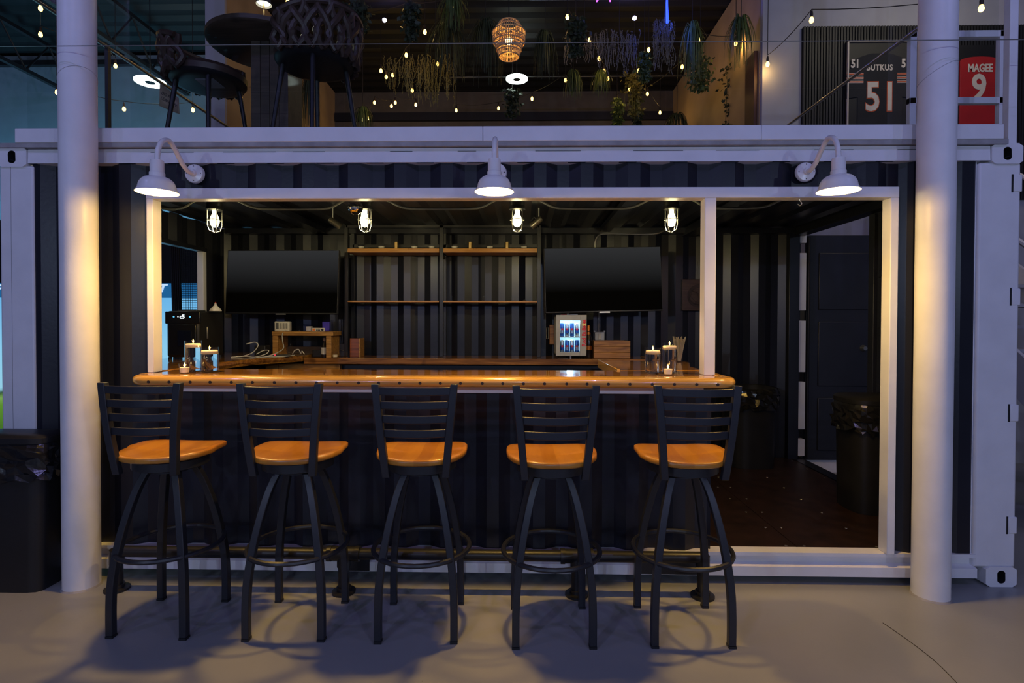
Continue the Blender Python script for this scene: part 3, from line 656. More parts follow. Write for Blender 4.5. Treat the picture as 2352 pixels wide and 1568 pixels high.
# ------------------------------------------------------------------ stools
def seat_outline(n=64):
    pts = []
    for k in range(n):
        a = 2*math.pi*k/n; c, s = math.cos(a), math.sin(a); e = 3.4 if s > 0 else 2.5
        r = (abs(c)**e+abs(s)**e)**(-1/e); w_ = 0.228 if s > 0 else 0.228-0.022*abs(s)
        pts.append((w_*r*c, 0.225*r*s))
    return pts
def make_stool():
    t = thing('bar_stool','black metal ladder back bar stool with a wood seat','bar stool',(0,0,0),'bar stools along the counter')
    ol = seat_outline(); n = len(ol); rings = (1.0,0.97,0.85,0.65,0.4,0.15); mb = MB(); vs_ = []; fs = []
    def top(x,y): 
        r2 = (x/0.228)**2; d = -0.016*max(0,1-(x*x+(y+0.04)**2)/0.030)
        return 0.888+d+0.012*r2*(1 if y > 0 else 0.4)-0.008*max(0,(y-0.12)/0.1)
    for i, s in enumerate(rings):
        for x, y in ol: vs_.append((x*s,y*s,top(x*s,y*s)-(0.005 if i == 0 else 0)))
    for i in range(len(rings)-1):
        for k in range(n): fs.append((i*n+k,i*n+(k+1)%n,(i+1)*n+(k+1)%n,(i+1)*n+k))
    fs.append(tuple((len(rings)-1)*n+k for k in range(n)))
    b0 = len(vs_)
    for s, dz in ((1.0,-0.022),(0.96,-0.030)):
        for x, y in ol: vs_.append((x*s,y*s,top(x,y)+dz))
    for k in range(n):
        j = (k+1) % n; fs += [(k,b0+k,b0+j,j),(b0+k,b0+n+k,b0+n+j,b0+j)]
    fs.append(tuple(b0+n+n-1-k for k in range(n)))
    mb.add(vs_, fs).build('seat', seatw, t, angle=60)
    # ring under the seat and swivel
    MB().lathe([(0.0,0.852),(0.165,0.852),(0.175,0.845),(0.175,0.805),(0.165,0.80),(0.0,0.80)],(0,0,0),28,False).build('seat_frame', stoolm, t)
    MB().lathe([(0.09,0.80),(0.09,0.775)],(0,0,0),20).build('swivel', stoolm, t)
    for sx in (-1,1):
        for sy in (-1,1):
            pts = bez([(sx*0.075,sy*0.075,0.785),(sx*0.105,sy*0.105,0.70),(sx*0.138,sy*0.138,0.56),(sx*0.162,sy*0.162,0.42),(sx*0.178,sy*0.178,0.28),(sx*0.183,sy*0.183,0.15),(sx*0.183,sy*0.183,0.012)],4)
            mb = MB(); 
            secs = []
            for p in pts: secs.append([(p.x+i*0.0175,p.y+j*0.0175,p.z) for i,j in ((-1,-1),(1,-1),(1,1),(-1,1))])
            v2 = [q for s in secs for q in s]; f2 = []
            for i in range(len(secs)-1):
                for k in range(4): f2.append((i*4+k,i*4+(k+1)%4,(i+1)*4+(k+1)%4,(i+1)*4+k))
            f2 += [(0,1,2,3),tuple(len(v2)-4+k for k in range(4))]
            lg = mb.add(v2,f2).build('leg', stoolm, t, bevel=0.003)
            MB().box(sx*0.183-0.018,sx*0.183+0.018,sy*0.183-0.018,sy*0.183+0.018,0.0,0.012).build('glide', rubber, lg)
    MB().tube([(0.243*math.cos(2*math.pi*k/40),0.243*math.sin(2*math.pi*k/40),0.395) for k in range(40)],0.0125,8,closed=True).build('foot_ring', stoolm, t)
    # back: two flat uprights splaying outwards and four bowed slats
    def post(sx, u):  # u 0..1 from bottom to top
        return Vector((sx*(0.142+0.044*u), -0.185-0.035*u, 0.80+0.45*u))
    for sx in (-1,1):
        secs = []
        for k in range(9):
            p = post(sx,k/8); p.y -= 0.012*math.sin(math.pi*k/8); secs.append([(p.x+i*0.0175,p.y+j*0.016,p.z) for i,j in ((-1,-1),(1,-1),(1,1),(-1,1))])
        v2 = [q for s in secs for q in s]; f2 = [(i*4+k,i*4+(k+1)%4,(i+1)*4+(k+1)%4,(i+1)*4+k) for i in range(8) for k in range(4)]+[(0,1,2,3),(32,33,34,35)]
        MB().add(v2,f2).build('back_post', stoolm, t, bevel=0.003)
    for z in (1.218,1.152,1.085,1.017):
        u = (z-0.80)/0.45; a = post(-1,u); b = post(1,u); v2 = []; K = 12
        for k in range(K+1):
            s = k/K; p = a.lerp(b,s); bow = -0.035*math.sin(math.pi*s)-0.006
            for dy, dz in ((-0.006,-0.019),(0.006,-0.019),(0.006,0.019),(-0.006,0.019)): v2.append((p.x,p.y+bow+dy,z+dz))
        f2 = [(i*4+k,i*4+(k+1)%4,(i+1)*4+(k+1)%4,(i+1)*4+k) for i in range(K) for k in range(4)]+[(0,1,2,3),tuple(4*K+k for k in range(4))]
        MB().add(v2,f2).build('back_slat', stoolm, t, bevel=0.0046)
    return t
st0 = make_stool()
spots = [(-1.688,-0.462,R(-1)),(-1.021,-0.465,R(0.5)),(-0.381,-0.468,R(1.5)),(0.281,-0.496,R(2)),(0.945,-0.473,R(1))]
slabs = ['leftmost bar stool, standing next to the white column','second bar stool from the left','middle bar stool with a striped wood seat','fourth bar stool from the left, second nearest the doorway','rightmost bar stool, standing in front of the doorway post']
for i, (x,y,a) in enumerate(spots):
    o = st0 if i == 0 else copy_tree(st0)
    o.location = (x,y,0); o.rotation_euler.z = a; o['label'] = slabs[i]

# foot rail
fr = thing('foot_rail','black iron pipe foot rail on flanged legs under the bar','foot rail',(-0.5,-0.17,0))
MB().tube([(-2.20,-0.17,0.222),(1.151,-0.17,0.222)],0.031,16).build('pipe', blackm, fr)
for x in (-2.198,-0.884,0.443,1.151):
    MB().tube([(x,-0.17,0.19),(x,-0.17,0.02)],0.031,14).build('leg', blackm, fr)
    MB().lathe([(0.066,0),(0.066,0.012),(0.040,0.016),(0.040,0.035)],(x,-0.17,0),20).build('flange', blackm, fr)
    if x in (-0.884,0.443):
        MB().tube([(x-0.075,-0.17,0.222),(x+0.075,-0.17,0.222)],0.039,16).build('tee_fitting', blackm, fr)
        for s in (-0.08,0.08): MB().tube([(x+s-0.012,-0.17,0.222),(x+s+0.012,-0.17,0.222)],0.043,16).build('collar', blackm, fr)
    MB().tube([(x,-0.17,0.235),(x,-0.17,0.15)],0.038,14).build('elbow', blackm, fr)

# ================================================================== ON THE COUNTERS
def flame_mesh(mb, x, y, z, s=1.0):
    return mb.lathe([(0.0005,0),(0.0042*s,0.006*s),(0.0046*s,0.011*s),(0.0028*s,0.020*s),(0.0001,0.031*s)],(x,y,z),10,False)
def vase(x, y, r, h, label):
    z0 = 1.2375; t = thing('candle_vase', label, 'candle vase', (x,y,z0), 'glass cylinder vases with floating candles')
    MB().lathe([(r,0),(r,h),(r-0.0025,h),(r-0.0025,0.010),(0,0.010)],(x,y,z0),32).build('glass_cylinder', glass, t)
    lv = h-0.030
    MB().lathe([(r-0.003,0.0105),(r-0.003,lv),(0,lv)],(x,y,z0),32).build('water', water, t)
    c = MB().lathe([(0.0,lv-0.012),(r*0.66,lv-0.011),(r*0.86,lv-0.002),(r*0.90,lv+0.006),(r*0.84,lv+0.0115),(r*0.3,lv+0.010),(0,lv+0.009)],(x,y,z0),28,False).build('floating_candle', wax, t)
    MB().tube([(x,y,z0+lv+0.009),(x+0.001,y,z0+lv+0.017)],0.0009,5).build('wick', plug, c); flame_mesh(MB(),x,y,z0+lv+0.014,0.85).build('flame', flame, c)
    lamp('candle_light','POINT',(0,0,lv+0.034),0.35,(1.0,0.55,0.18),0.008,parent=t)
def votive(x, y, label):
    z0 = 1.2375; t = thing('votive_candle', label, 'candle', (x,y,z0), 'small votive candles on the bar')
    MB().lathe([(0.024,0),(0.031,0.060),(0.029,0.060),(0.0225,0.006),(0,0.006)],(x,y,z0),24).build('glass_cup', glass, t)
    c = MB().lathe([(0.0215,0.007),(0.025,0.036),(0,0.034)],(x,y,z0),20).build('wax', wax, t)
    flame_mesh(MB(),x,y,z0+0.037,0.9).build('flame', flame, c)
    lamp('candle_light','POINT',(0,0,0.052),0.2,(1.0,0.55,0.18),0.008,parent=t)
vase(-1.868,0.03,0.047,0.190,'tall water vase with floating candle at the left end of the bar')
vase(-1.768,0.03,0.051,0.150,'short water vase with floating candle at the left end of the bar')
votive(-1.856,-0.075,'small votive candle in front of the tall vase at the left end')
vase(0.915,0.045,0.047,0.158,'short water vase with floating candle at the right end of the bar')
vase(1.022,0.075,0.045,0.185,'tall water vase with floating candle at the right end of the bar')
votive(0.982,-0.045,'small votive candle between the two right vases')
# straw holder
t = thing('straw_holder','clear glass full of pale paper straws on the right counter','straw holder',(1.355,1.07,1.2385))
MB().lathe([(0.032,0),(0.036,0.10),(0.034,0.10),(0.030,0.006),(0,0.006)],(1.355,1.07,1.2385),20).build('glass_cup', glass, t)
strawm = mat('straw_paper',(0.36,0.31,0.23),0.6)
for k in range(34):
    a = random.uniform(0,6.28); q = random.uniform(0,1)**.5
    MB().tube([(1.355+0.018*q*math.cos(a),1.07+0.018*q*math.sin(a),1.246),(1.355+0.055*q*math.cos(a),1.07+0.055*q*math.sin(a),1.425+random.uniform(-.012,.012))],0.003,5).build('straw', strawm, t)
# ice maker
im = thing('ice_maker','black countertop ice maker with a lit display at the left','ice maker',(-2.66,1.4,1.2285))
MB().box(-2.80,-2.53,1.20,1.58,1.248,1.630).build('body', rubber, im, bevel=0.018)
MB().box(-2.78,-2.55,1.19,1.205,1.262,1.52).build('front_door', mat('gloss_black',(0.010,0.010,0.012),0.15), im, bevel=0.008)
MB().box(-2.70,-2.585,1.185,1.192,1.34,1.47).build('window', mat('smoke_glass',(0.006,0.008,0.02),0.06), im, bevel=0.003)
MB().box(-2.81,-2.52,1.195,1.22,1.525,1.625).build('control_panel', MAT['gloss_black'], im, bevel=0.006)
for x in (-2.79,-2.55):
    for y in (1.23,1.55): MB().lathe([(0.014,1.2285),(0.014,1.25)],(x,y,0),12).build('foot', rubber, im)
disp = glow('display_white',(0.75,0.9,1.0),2.5); dblue = glow('display_blue',(0.12,0.55,0.9),0.9)
lettering('display_digits','c5',0.045,disp,(-2.665,1.193,1.582),im,bold=0.0008)
for x in (-2.735,-2.60): MB().lathe([(0.007,1.192),(0.007,1.196)],(x,0,1.582),12,axis='y').build('button', dblue, im)
MB().lathe([(0.004,1.192),(0.004,1.196)],(-2.70,0,1.582),10,axis='y').build('indicator', disp, im)
MB().box(-2.526,-2.518,1.30,1.315,1.40,1.50).build('side_handle', steel, im, bevel=0.003)
o = thing('plastic_funnel','white translucent funnel with red tip on the ice maker','funnel',(-2.47,1.36,1.632))
p = at(495,709,Y=1.36); ORG[o.name] = Vector((p.x,1.36,1.632)); o.location = (p.x,1.36,1.632)
fm = mat('milky_plastic',(0.62,0.58,0.55),0.4)
MB().lathe([(0.048,0.0),(0.047,0.008),(0.030,0.030),(0.012,0.048),(0.007,0.068),(0.005,0.072),(0,0.072)],(p.x,1.36,1.6325),20).build('cone', fm, o)
MB().lathe([(0.0075,0.066),(0.006,0.076),(0,0.078)],(p.x,1.36,1.6325),12).build('red_tip', mat('red_plastic',(0.5,0.04,0.03),0.4), o)
o = recenter(MB().box(-2.76,-2.60,1.28,1.42,1.6315,1.640).build('silver_tray', steel, bevel=0.003)); tag(o,'thin silver tray lying on the ice maker','tray')
# cable tangle
cabw = mat('white_cable',(0.6,0.58,0.54),0.5)
pw = recenter(MB().box(-2.27,-2.17,1.60,1.70,1.2285,1.33).build('power_adapter', rubber, bevel=0.006)); tag(pw,'black power adapter block among the white cables','power adapter')
for i,(pts,l) in enumerate((([(-2.38,1.5,1.238),(-2.33,1.52,1.24),(-2.26,1.55,1.27),(-2.22,1.57,1.33),(-2.25,1.58,1.36),(-2.32,1.56,1.345)],'white cable looping up left of the power adapter'),
      ([(-2.40,1.45,1.235),(-2.30,1.5,1.24),(-2.2,1.47,1.236),(-2.12,1.5,1.26),(-2.10,1.52,1.29),(-2.15,1.53,1.29),(-2.2,1.5,1.26)],'white cable coiled in front of the power adapter'),
      ([(-2.13,1.50,1.235),(-2.06,1.55,1.26),(-2.05,1.7,1.30),(-2.10,1.80,1.36),(-2.13,1.865,1.43),(-2.12,1.92,1.462)],'white cable climbing to the router on the wooden riser'),
      ([(-2.16,1.42,1.236),(-2.08,1.44,1.24),(-1.99,1.55,1.236),(-1.945,1.7,1.24)],'white cable lying flat toward the riser leg'))):
    o = recenter(MB().tube(bez(pts,8),0.0042,6).build('cable', cabw)); tag(o,l,'cable','white cables by the ice maker')
o = recenter(MB().box(-2.14,-1.97,1.62,1.67,1.2285,1.25).build('power_strip', mat('dark_grey_plastic',(0.05,0.05,0.05),0.4), bevel=0.004)); tag(o,'dark power strip with small red lights on the counter','power strip')
ORG[o.name] = Vector(o.location)
for k in (0,1): MB().sphere((-2.12+k*0.03,1.618,1.246),0.004,8,6).build('indicator', glow('red_led',(1,0.03,0.05),4) if k == 0 else MAT['red_led'], o)
# riser
ri = thing('wooden_riser','rough pine riser shelf standing on the back counter','riser',(-1.93,2.0,1.204))
MB().box(-2.24,-1.655,1.88,2.12,1.412,1.452).build('top_board', rough_wood, ri, bevel=0.003)
MB().box(-2.235,-2.185,1.885,2.115,1.2285,1.412).build('leg', rough_wood, ri, bevel=0.003); MB().box(-1.725,-1.675,1.885,2.115,1.2045,1.412).build('leg', rough_wood, ri, bevel=0.003)
MB().box(-2.185,-1.725,2.10,2.115,1.232,1.30).build('back_board', dark_wood, ri)
def W(px,py,Y): return at(px,py,Y=Y)
# router / outlet tower
t = thing('outlet_hub','small white power hub with switches on the wooden riser','power hub',(-2.19,1.96,1.4525)); wp = mat('warm_white_plastic',(0.62,0.58,0.48),0.4)
MB().box(-2.262+0.02,-2.117+0.02,1.94,2.0,1.4525,1.548).build('body', wp, t, bevel=0.008)
MB().box(-2.225,-2.20,1.936,1.941,1.475,1.535).build('screen', mat('grey_lcd',(0.10,0.10,0.10),0.3), t)
for k in range(3): MB().box(-2.188+k*0.028,-2.170+k*0.028,1.936,1.941,1.478,1.533).build('switch', mat('grey_button',(0.28,0.26,0.22),0.5) if k == 0 else MAT['grey_button'], t, bevel=0.003)
# clear box with odds and ends
t = thing('clear_storage_box','clear plastic box of small things on the riser','storage box',(-1.83,1.98,1.4525)); bx = (-1.975,-1.715)
cl = glassy('clear_plastic',(0.9,0.9,1.0))
MB().box(bx[0],bx[1],1.90,2.06,1.4525,1.555).build('box_wall', cl, t, smooth=False)
MB().box(bx[0]-0.008,bx[1]+0.008,1.893,2.067,1.555,1.563).build('lid', cl, t, bevel=0.002)
o = recenter(MB().box(-1.935,-1.885,1.93,1.98,1.456,1.50).build('charger_cube', wp, bevel=0.004)); tag(o,'white charger cube inside the clear box','charger')
o = recenter(MB().box(-1.80,-1.73,1.99,2.03,1.456,1.545).build('blue_packet', mat('violet_plastic',(0.10,0.07,0.45),0.4), bevel=0.006)); tag(o,'violet blue packet inside the clear box','packet')
t = thing('remote_control','white remote control with an orange button in front of the clear box','remote control',(-1.80,1.885,1.4525))
MB().box(-1.862,-1.735,1.880,1.892,1.4525,1.486).build('body', wp, t, bevel=0.005); MB().box(-1.85,-1.826,1.8775,1.881,1.459,1.480).build('orange_button', mat('orange_plastic',(0.8,0.2,0.03),0.4), t)
for k in range(3):
    for j in range(2): MB().box(-1.815+k*0.014,-1.806+k*0.014,1.8775,1.881,1.459+j*0.012,1.467+j*0.012).build('button', rubber, t)
MB().lathe([(0.011,1.8775),(0.011,1.881)],(-1.757,0,1.469),14,axis='y').build('dial', rubber, t)
o = recenter(MB().tube(bez([(-2.08,1.93,1.456),(-2.04,1.92,1.457),(-2.0,1.94,1.457),(-1.985,1.90,1.46)],5),0.0045,6).build('cable', rubber)); tag(o,'short black cable end on top of the riser','cable')
# under the riser
t = thing('stacked_glasses','stack of small clear glasses under the riser','glasses',(-2.10,1.95,1.229))
for k in range(4): MB().lathe([(0.026,0),(0.031,0.03),(0.029,0.03),(0.024,0.003),(0,0.003)],(-2.09,1.93,1.229+k*0.026),18).build('glass', glass, t)
t = thing('small_bottle','small dark bottle with a white label under the riser','bottle',(-1.775,1.98,1.204))
MB().lathe([(0.028,0),(0.028,0.11),(0.014,0.13),(0.013,0.155)],(-1.775,1.98,1.204),18).build('body', mat('dark_bottle',(0.02,0.012,0.01),0.15), t)
MB().lathe([(0.0285,0.03),(0.0285,0.095)],(-1.775,1.98,1.204),18,False).build('label', mat('paper_label',(0.55,0.5,0.45),0.6), t); MB().lathe([(0.015,0.155),(0.015,0.185),(0,0.186)],(-1.775,1.98,1.204),14).build('cap', wood('cork',(0.35,0.2,0.1),(0.25,0.13,0.06)), t)
o = recenter(MB().tube(bez([(-2.06,1.92,1.236),(-2.03,1.9,1.27),(-2.0,1.92,1.28),(-1.98,1.93,1.24),(-1.96,1.9,1.265),(-1.935,1.9,1.237)],6),0.005,6).build('cable', cabw)); tag(o,'bunched pale cable under the riser','cable')
o = recenter(MB().box(-1.90,-1.79,2.0,2.08,1.204,1.27).build('black_box', rubber, bevel=0.005)); tag(o,'small black box under the riser beside the bottle','box')
# tool stand
t = thing('bar_tool_stand','dark rack of bar tools standing right of the riser','tool stand',(-1.63,2.15,1.204))
MB().box(-1.70,-1.62,2.128,2.2,1.204,1.33).build('block', mat('slate_plastic',(0.035,0.035,0.05),0.5), t, bevel=0.006)
for k in range(5):
    x = -1.69+k*0.016; MB().tube([(x,2.15,1.32),(x,2.15,1.45),(x,2.15,1.47+0.01*(k%2)),(x,2.15,1.57)],[0.004,0.004,0.006,0.007],6).build('tool', mat('dim_steel',(0.06,0.06,0.075),0.4,0.8) if k == 0 else MAT['dim_steel'], t)
MB().tube(bez([(-1.69,2.118,1.262),(-1.66,2.112,1.268),(-1.635,2.118,1.262)],4),0.003,5).build('emblem', steel, t)
tumbler((-1.637,1.885,1.2045),'short glass with pale wax right of the riser',0.026,0.06,wax,'candle',name='votive_candle')
tumbler((-1.585,1.93,1.2045),'empty short glass left of its twin by the wooden block',0.024,0.058,grp='two short glasses on the back counter')
tumbler((-1.525,1.93,1.2045),'empty short glass right of its twin by the wooden block',0.024,0.058,grp='two short glasses on the back counter')
o = thing('cutting_board','small reddish wood board leaning by the shelf upright','cutting board',(-1.50,2.12,1.204))
MB().box(-1.555,-1.465,2.06,2.075,1.204,1.385).build('board', wood('red_wood',(0.28,0.07,0.02),(0.12,0.03,0.01)), o, bevel=0.003); MB().box(-1.465,-1.45,2.06,2.20,1.204,1.385).build('end_edge', rough_wood, o, bevel=0.003)
# mini fridge
fx0, fx1, fz0, fz1, fy = 0.448, 0.735, 1.228, 1.615, 1.96
t = thing('mini_fridge','grey mini fridge with lit glass door full of blue cans','mini fridge',((fx0+fx1)/2,2.1,1.204)); fg = mat('fridge_grey',(0.42,0.40,0.38),0.4)
MB().box(fx0,fx1,2.26,2.28,fz0,fz1).build('back_panel', fg, t)
MB().box(fx0,fx0+0.02,fy,2.26,fz0,fz1).build('side_panel', fg, t, bevel=0.003); MB().box(fx1-0.02,fx1,fy,2.26,fz0,fz1).build('side_panel', fg, t, bevel=0.003)
MB().box(fx0,fx1,fy,2.26,fz1-0.02,fz1).build('top_panel', fg, t, bevel=0.003); MB().box(fx0,fx1,fy,2.26,fz0,fz0+0.02).build('bottom_panel', fg, t, bevel=0.003)
dx0, dx1, dz0, dz1 = fx0+0.038, fx0+0.225, fz0+0.035, fz1-0.050
dfr = MB(); dfr.box(fx0,dx0,fy-0.025,fy,fz0,fz1); dfr.box(dx1,fx1,fy-0.025,fy,fz0,fz1); dfr.box(dx0,dx1,fy-0.025,fy,fz0,dz0); dfr.box(dx0,dx1,fy-0.025,fy,dz1,fz1)
dr_ = dfr.build('door', fg, t, bevel=0.002); MB().box(dx0,dx1,fy-0.016,fy-0.010,dz0,dz1).build('pane', tint_glass, dr_, smooth=False)
MB().box(fx0+0.02,fx1-0.02,fy+0.01,2.25,1.402,1.410).build('shelf', wp, t)
MB().box(fx0+0.03,fx1-0.03,fy+0.005,fy+0.02,dz1+0.002,dz1+0.01).build('light_strip', glow('fridge_light',(0.75,0.92,1.0),14), t)
MB().box(fx0+0.03,fx1-0.03,2.235,2.245,fz0+0.03,dz1).build('liner', mat('fridge_liner',(0.55,0.75,0.9),0.5), t)
lamp('fridge_lamp','POINT',(0,-0.04,0.36),2.2,(0.6,0.84,1.0),0.03,parent=t); lamp('fridge_lamp','POINT',(0,-0.04,0.18),1.6,(0.6,0.84,1.0),0.03,parent=t)
redm = mat('red_print',(0.75,0.02,0.03),0.4); yel = mat('yellow_print',(0.95,0.72,0.25),0.4); cream = mat('cream_print',(0.72,0.66,0.50),0.5)
lettering('brand_lettering','Red Bull',0.055,redm,(dx1+0.040,fy-0.0265,1.405),dr_,rot=(R(90),R(-90),0),bold=0.0012,depth=0.001,spacing=0.95)
cx, cz = dx1+0.040, 1.525
MB().lathe([(0.020,fy-0.0262),(0.020,fy-0.025)],(cx,0,cz),18,axis='y').build('emblem_disc', yel, dr_)
for s in (-1,1):   # two charging animals, one above and one below the disc
    pol = [(0.000,0.006),(0.010,0.010),(0.016,0.020),(0.012,0.030),(0.016,0.042),(0.008,0.050),(0.004,0.040),(-0.006,0.048),(-0.012,0.038),(-0.006,0.028),(-0.013,0.018),(-0.006,0.010)]
    MB().prism([(cx+a,cz+s*b) for a,b in pol],fy-0.0272,fy-0.0262,'y').build('emblem_figure', redm, dr_, smooth=False)
MB().lathe([(0.010,0),(0.010,0.024)],(fx0+0.14,fy+0.01,1.2045),10).build('foot', steel, t)
for x in (fx0+0.03,fx1-0.03): MB().lathe([(0.012,0),(0.012,0.024)],(x,2.2,1.2045),10).build('foot', rubber, t)
canb = mat('blue_can',(0.05,0.16,0.55),0.25,0.6); cansil = mat('silver_can',(0.6,0.62,0.68),0.25,0.8)
for r in range(2):
    for k in range(4):
        x, y, z = fx0+0.062+k*0.047, fy+0.05, (fz0+0.0205,1.4105)[r]
        c = thing('drink_can','slim blue and silver can in the fridge, %s of the %s shelf' % (('leftmost','second from left','second from right','rightmost')[k],('bottom','top')[r]),'can',(x,y,z),'cans in the mini fridge')
        MB().lathe([(0.018,0),(0.0215,0.006),(0.0215,0.120),(0.018,0.128),(0.0,0.128)],(x,y,z),16).build('body', canb if (k+r)%2 else cansil, c)
        MB().lathe([(0.0218,0.03),(0.0218,0.075)],(x,y,z),16,False).build('band', cansil if (k+r)%2 else canb, c); MB().box(x-0.009,x+0.009,y-0.0225,y-0.0205,z+0.06,z+0.078).build('print', redm, c)
o = thing('tool_on_fridge','red and pale hand tool lying on top of the mini fridge','hand tool',(0.58,2.05,1.6155))
MB().box(0.50,0.60,2.02,2.05,1.6155,1.628).build('handle', MAT['red_plastic'], o, bevel=0.004); MB().box(0.575,0.66,2.02,2.045,1.6155,1.626).build('blade', wp, o, bevel=0.002); MB().box(0.555,0.58,2.015,2.055,1.6155,1.642).build('guard', wp, o, bevel=0.003)
# bottle opener on the wall, left of the fridge
o = thing('wall_bottle_opener','small wooden wall bottle opener left of the mini fridge','bottle opener',(0.36,2.33,1.30))
MB().box(0.405,0.45,2.33,2.36,1.32,1.52).build('board', crate_wood, o, bevel=0.003); MB().tube([(0.385,2.33,1.38),(0.375,2.33,1.38),(0.375,2.33,1.49),(0.395,2.33,1.49),(0.395,2.33,1.38),(0.385,2.33,1.38)],0.005,6).build('ring', steel, o)
# champagne bottle
t = thing('champagne_bottle','dark wine bottle with orange foil neck right of the fridge','bottle',(0.785,2.10,1.204)); dg_ = MAT['dark_bottle']
MB().lathe([(0.032,0),(0.034,0.01),(0.034,0.15),(0.027,0.20),(0.017,0.235),(0.0155,0.30)],(0.773,2.1,1.204),22).build('body', dg_, t)
MB().lathe([(0.0205,0.225),(0.0165,0.25),(0.0165,0.305),(0.012,0.315),(0,0.316)],(0.773,2.1,1.204),18).build('foil', mat('orange_foil',(0.75,0.22,0.03),0.3,0.4), t); MB().lathe([(0.0345,0.075),(0.0345,0.115)],(0.773,2.1,1.204),22,False).build('label', MAT['orange_foil'], t)
# outlet box on the wall
t = thing('outlet_box','white weatherproof outlet box on the rear wall','outlet box',(0.91,2.36,1.362)); gp = mat('outlet_grey',(0.5,0.5,0.5),0.4)
MB().box(0.862,0.962,2.32,2.385,1.362,1.45).build('body', gp, t, bevel=0.008); MB().box(0.897,0.928,2.314,2.322,1.372,1.43).build('cover', wp, t, bevel=0.003)
for x in (0.862,0.962): MB().tube([(x,2.33,1.455),(x,2.37,1.455)],0.009,8).build('ear', gp, t)
# wooden crate
t = thing('wooden_crate','low brown plank crate on the back counter below the outlet','crate',(0.98,2.08,1.204))
for k in range(3): MB().box(0.812,1.157,1.985,2.0,1.2045+k*0.056,1.2585+k*0.056).build('plank', crate_wood, t, bevel=0.002)
for x in (0.815,1.14): MB().box(x,x+0.015,2.0,2.2,1.2045,1.370).build('end_board', crate_wood, t, bevel=0.002)
MB().box(0.812,1.157,2.2,2.215,1.2045,1.37).build('back_board', crate_wood, t)
# wall art
t = thing('string_art','dark wooden board with a round wire drawing on the rear wall','wall art',(1.9,2.33,1.667))
MB().box(1.742,2.06,2.325,2.355,1.667,1.985).build('board', wood('old_board',(0.07,0.04,0.02),(0.035,0.018,0.009)), t, bevel=0.003)
for k in range(4):
    MB().tube([(1.91+(0.115-0.006*k)*math.cos(2*math.pi*j/28+k), 2.321, 1.815+(0.115-0.01*k)*math.sin(2*math.pi*j/28+k)) for j in range(28)],0.0016,5,closed=True).build('wire_ring', blackm, t)
for k in range(14):
    a, b = random.uniform(0,6.28), random.uniform(0,6.28); MB().tube([(1.91+.1*math.cos(a),2.321,1.815+.1*math.sin(a)),(1.91+.1*math.cos(b),2.321,1.815+.1*math.sin(b))],0.0009,4).build('wire', blackm, t)
for k in range(6):
    MB().tube(bez([(1.80+k*0.05,2.33,1.985),(1.78+k*0.06+random.uniform(-.05,.05),2.32,2.10),(1.82+k*0.05+random.uniform(-.06,.06),2.32,2.18),(1.79+k*0.06,2.325,2.22)],5),0.0012,4).build('wire', blackm, t)

# ================================================================== BINS
def bin_rect(name, x0, x1, y0, y1, z0, z1, rr, label, lid=True, seed=1):
    rnd = random.Random(seed); t = thing(name, label, 'trash can', ((x0+x1)/2,(y0+y1)/2,z0)); cx, cy = (x0+x1)/2,(y0+y1)/2
    def ring(s, zz, jit=0, grow=0):
        pts = []; hx, hy = (x1-x0)/2*s+grow, (y1-y0)/2*s+grow; r = min(rr,hx*.95,hy*.95); N = 40
        for k in range(N):
            a = 2*math.pi*k/N; c, s_ = math.cos(a), math.sin(a)
            e = 2/(1-min(.9,(1-r/min(hx,hy)))) if False else (7 if rr < 0.05 else 3.2)
            q = (abs(c)**e+abs(s_)**e)**(-1/e); pts.append((cx+hx*q*c+rnd.uniform(-jit,jit), cy+hy*q*s_+rnd.uniform(-jit,jit), zz+rnd.uniform(-jit,jit)*1.5))
        return pts
    def skin(rings, nm, m, cap=False, par=None, **kw):
        N = 40; mb = MB(); v = [p for r in rings for p in r]
        f = [(i*N+k,i*N+(k+1)%N,(i+1)*N+(k+1)%N,(i+1)*N+k) for i in range(len(rings)-1) for k in range(N)]
        if cap: f += [tuple(range(N-1,-1,-1)), tuple((len(rings)-1)*N+k for k in range(N))]
        return mb.add(v,f).build(nm, m, par or t, **kw)
    H = z1-z0
    skin([ring(.90,z0),ring(.91,z0+.02),ring(.98,z1-0.02),ring(1.0,z1)],'body',rubber,True)
    skin([ring(1.0,z1+0.003,0,0.006),ring(1.0,z1-0.015,0.003,0.014)]+[ring(1.0-0.002*i,z1-0.035-0.024*i,0.009+0.001*i,0.020) for i in range(8)],'bag',bagm,False,smooth=False)
    if lid:
        l = skin([ring(1.0,z1+0.004,0,0.010),ring(1.0,z1+0.035,0,0.012),ring(.97,z1+.05),ring(.6,z1+.056)],'lid',rubber,True)
    return t
bin_rect('trash_can',-3.12,-2.585,-0.235,-0.022,0.0,0.845,0.03,'black slim trash can with a bag left of the left column',True,3)
bin_rect('trash_can',2.50,2.90,0.64,1.04,0.1785,0.96,0.12,'black square trash can with a shiny bag just inside the doorway jamb',True,5)
bin_rect('trash_can',2.10,2.54,1.86,2.28,0.1785,0.93,0.2,'round black trash can with a bag at the rear wall by the bar end',False,9)

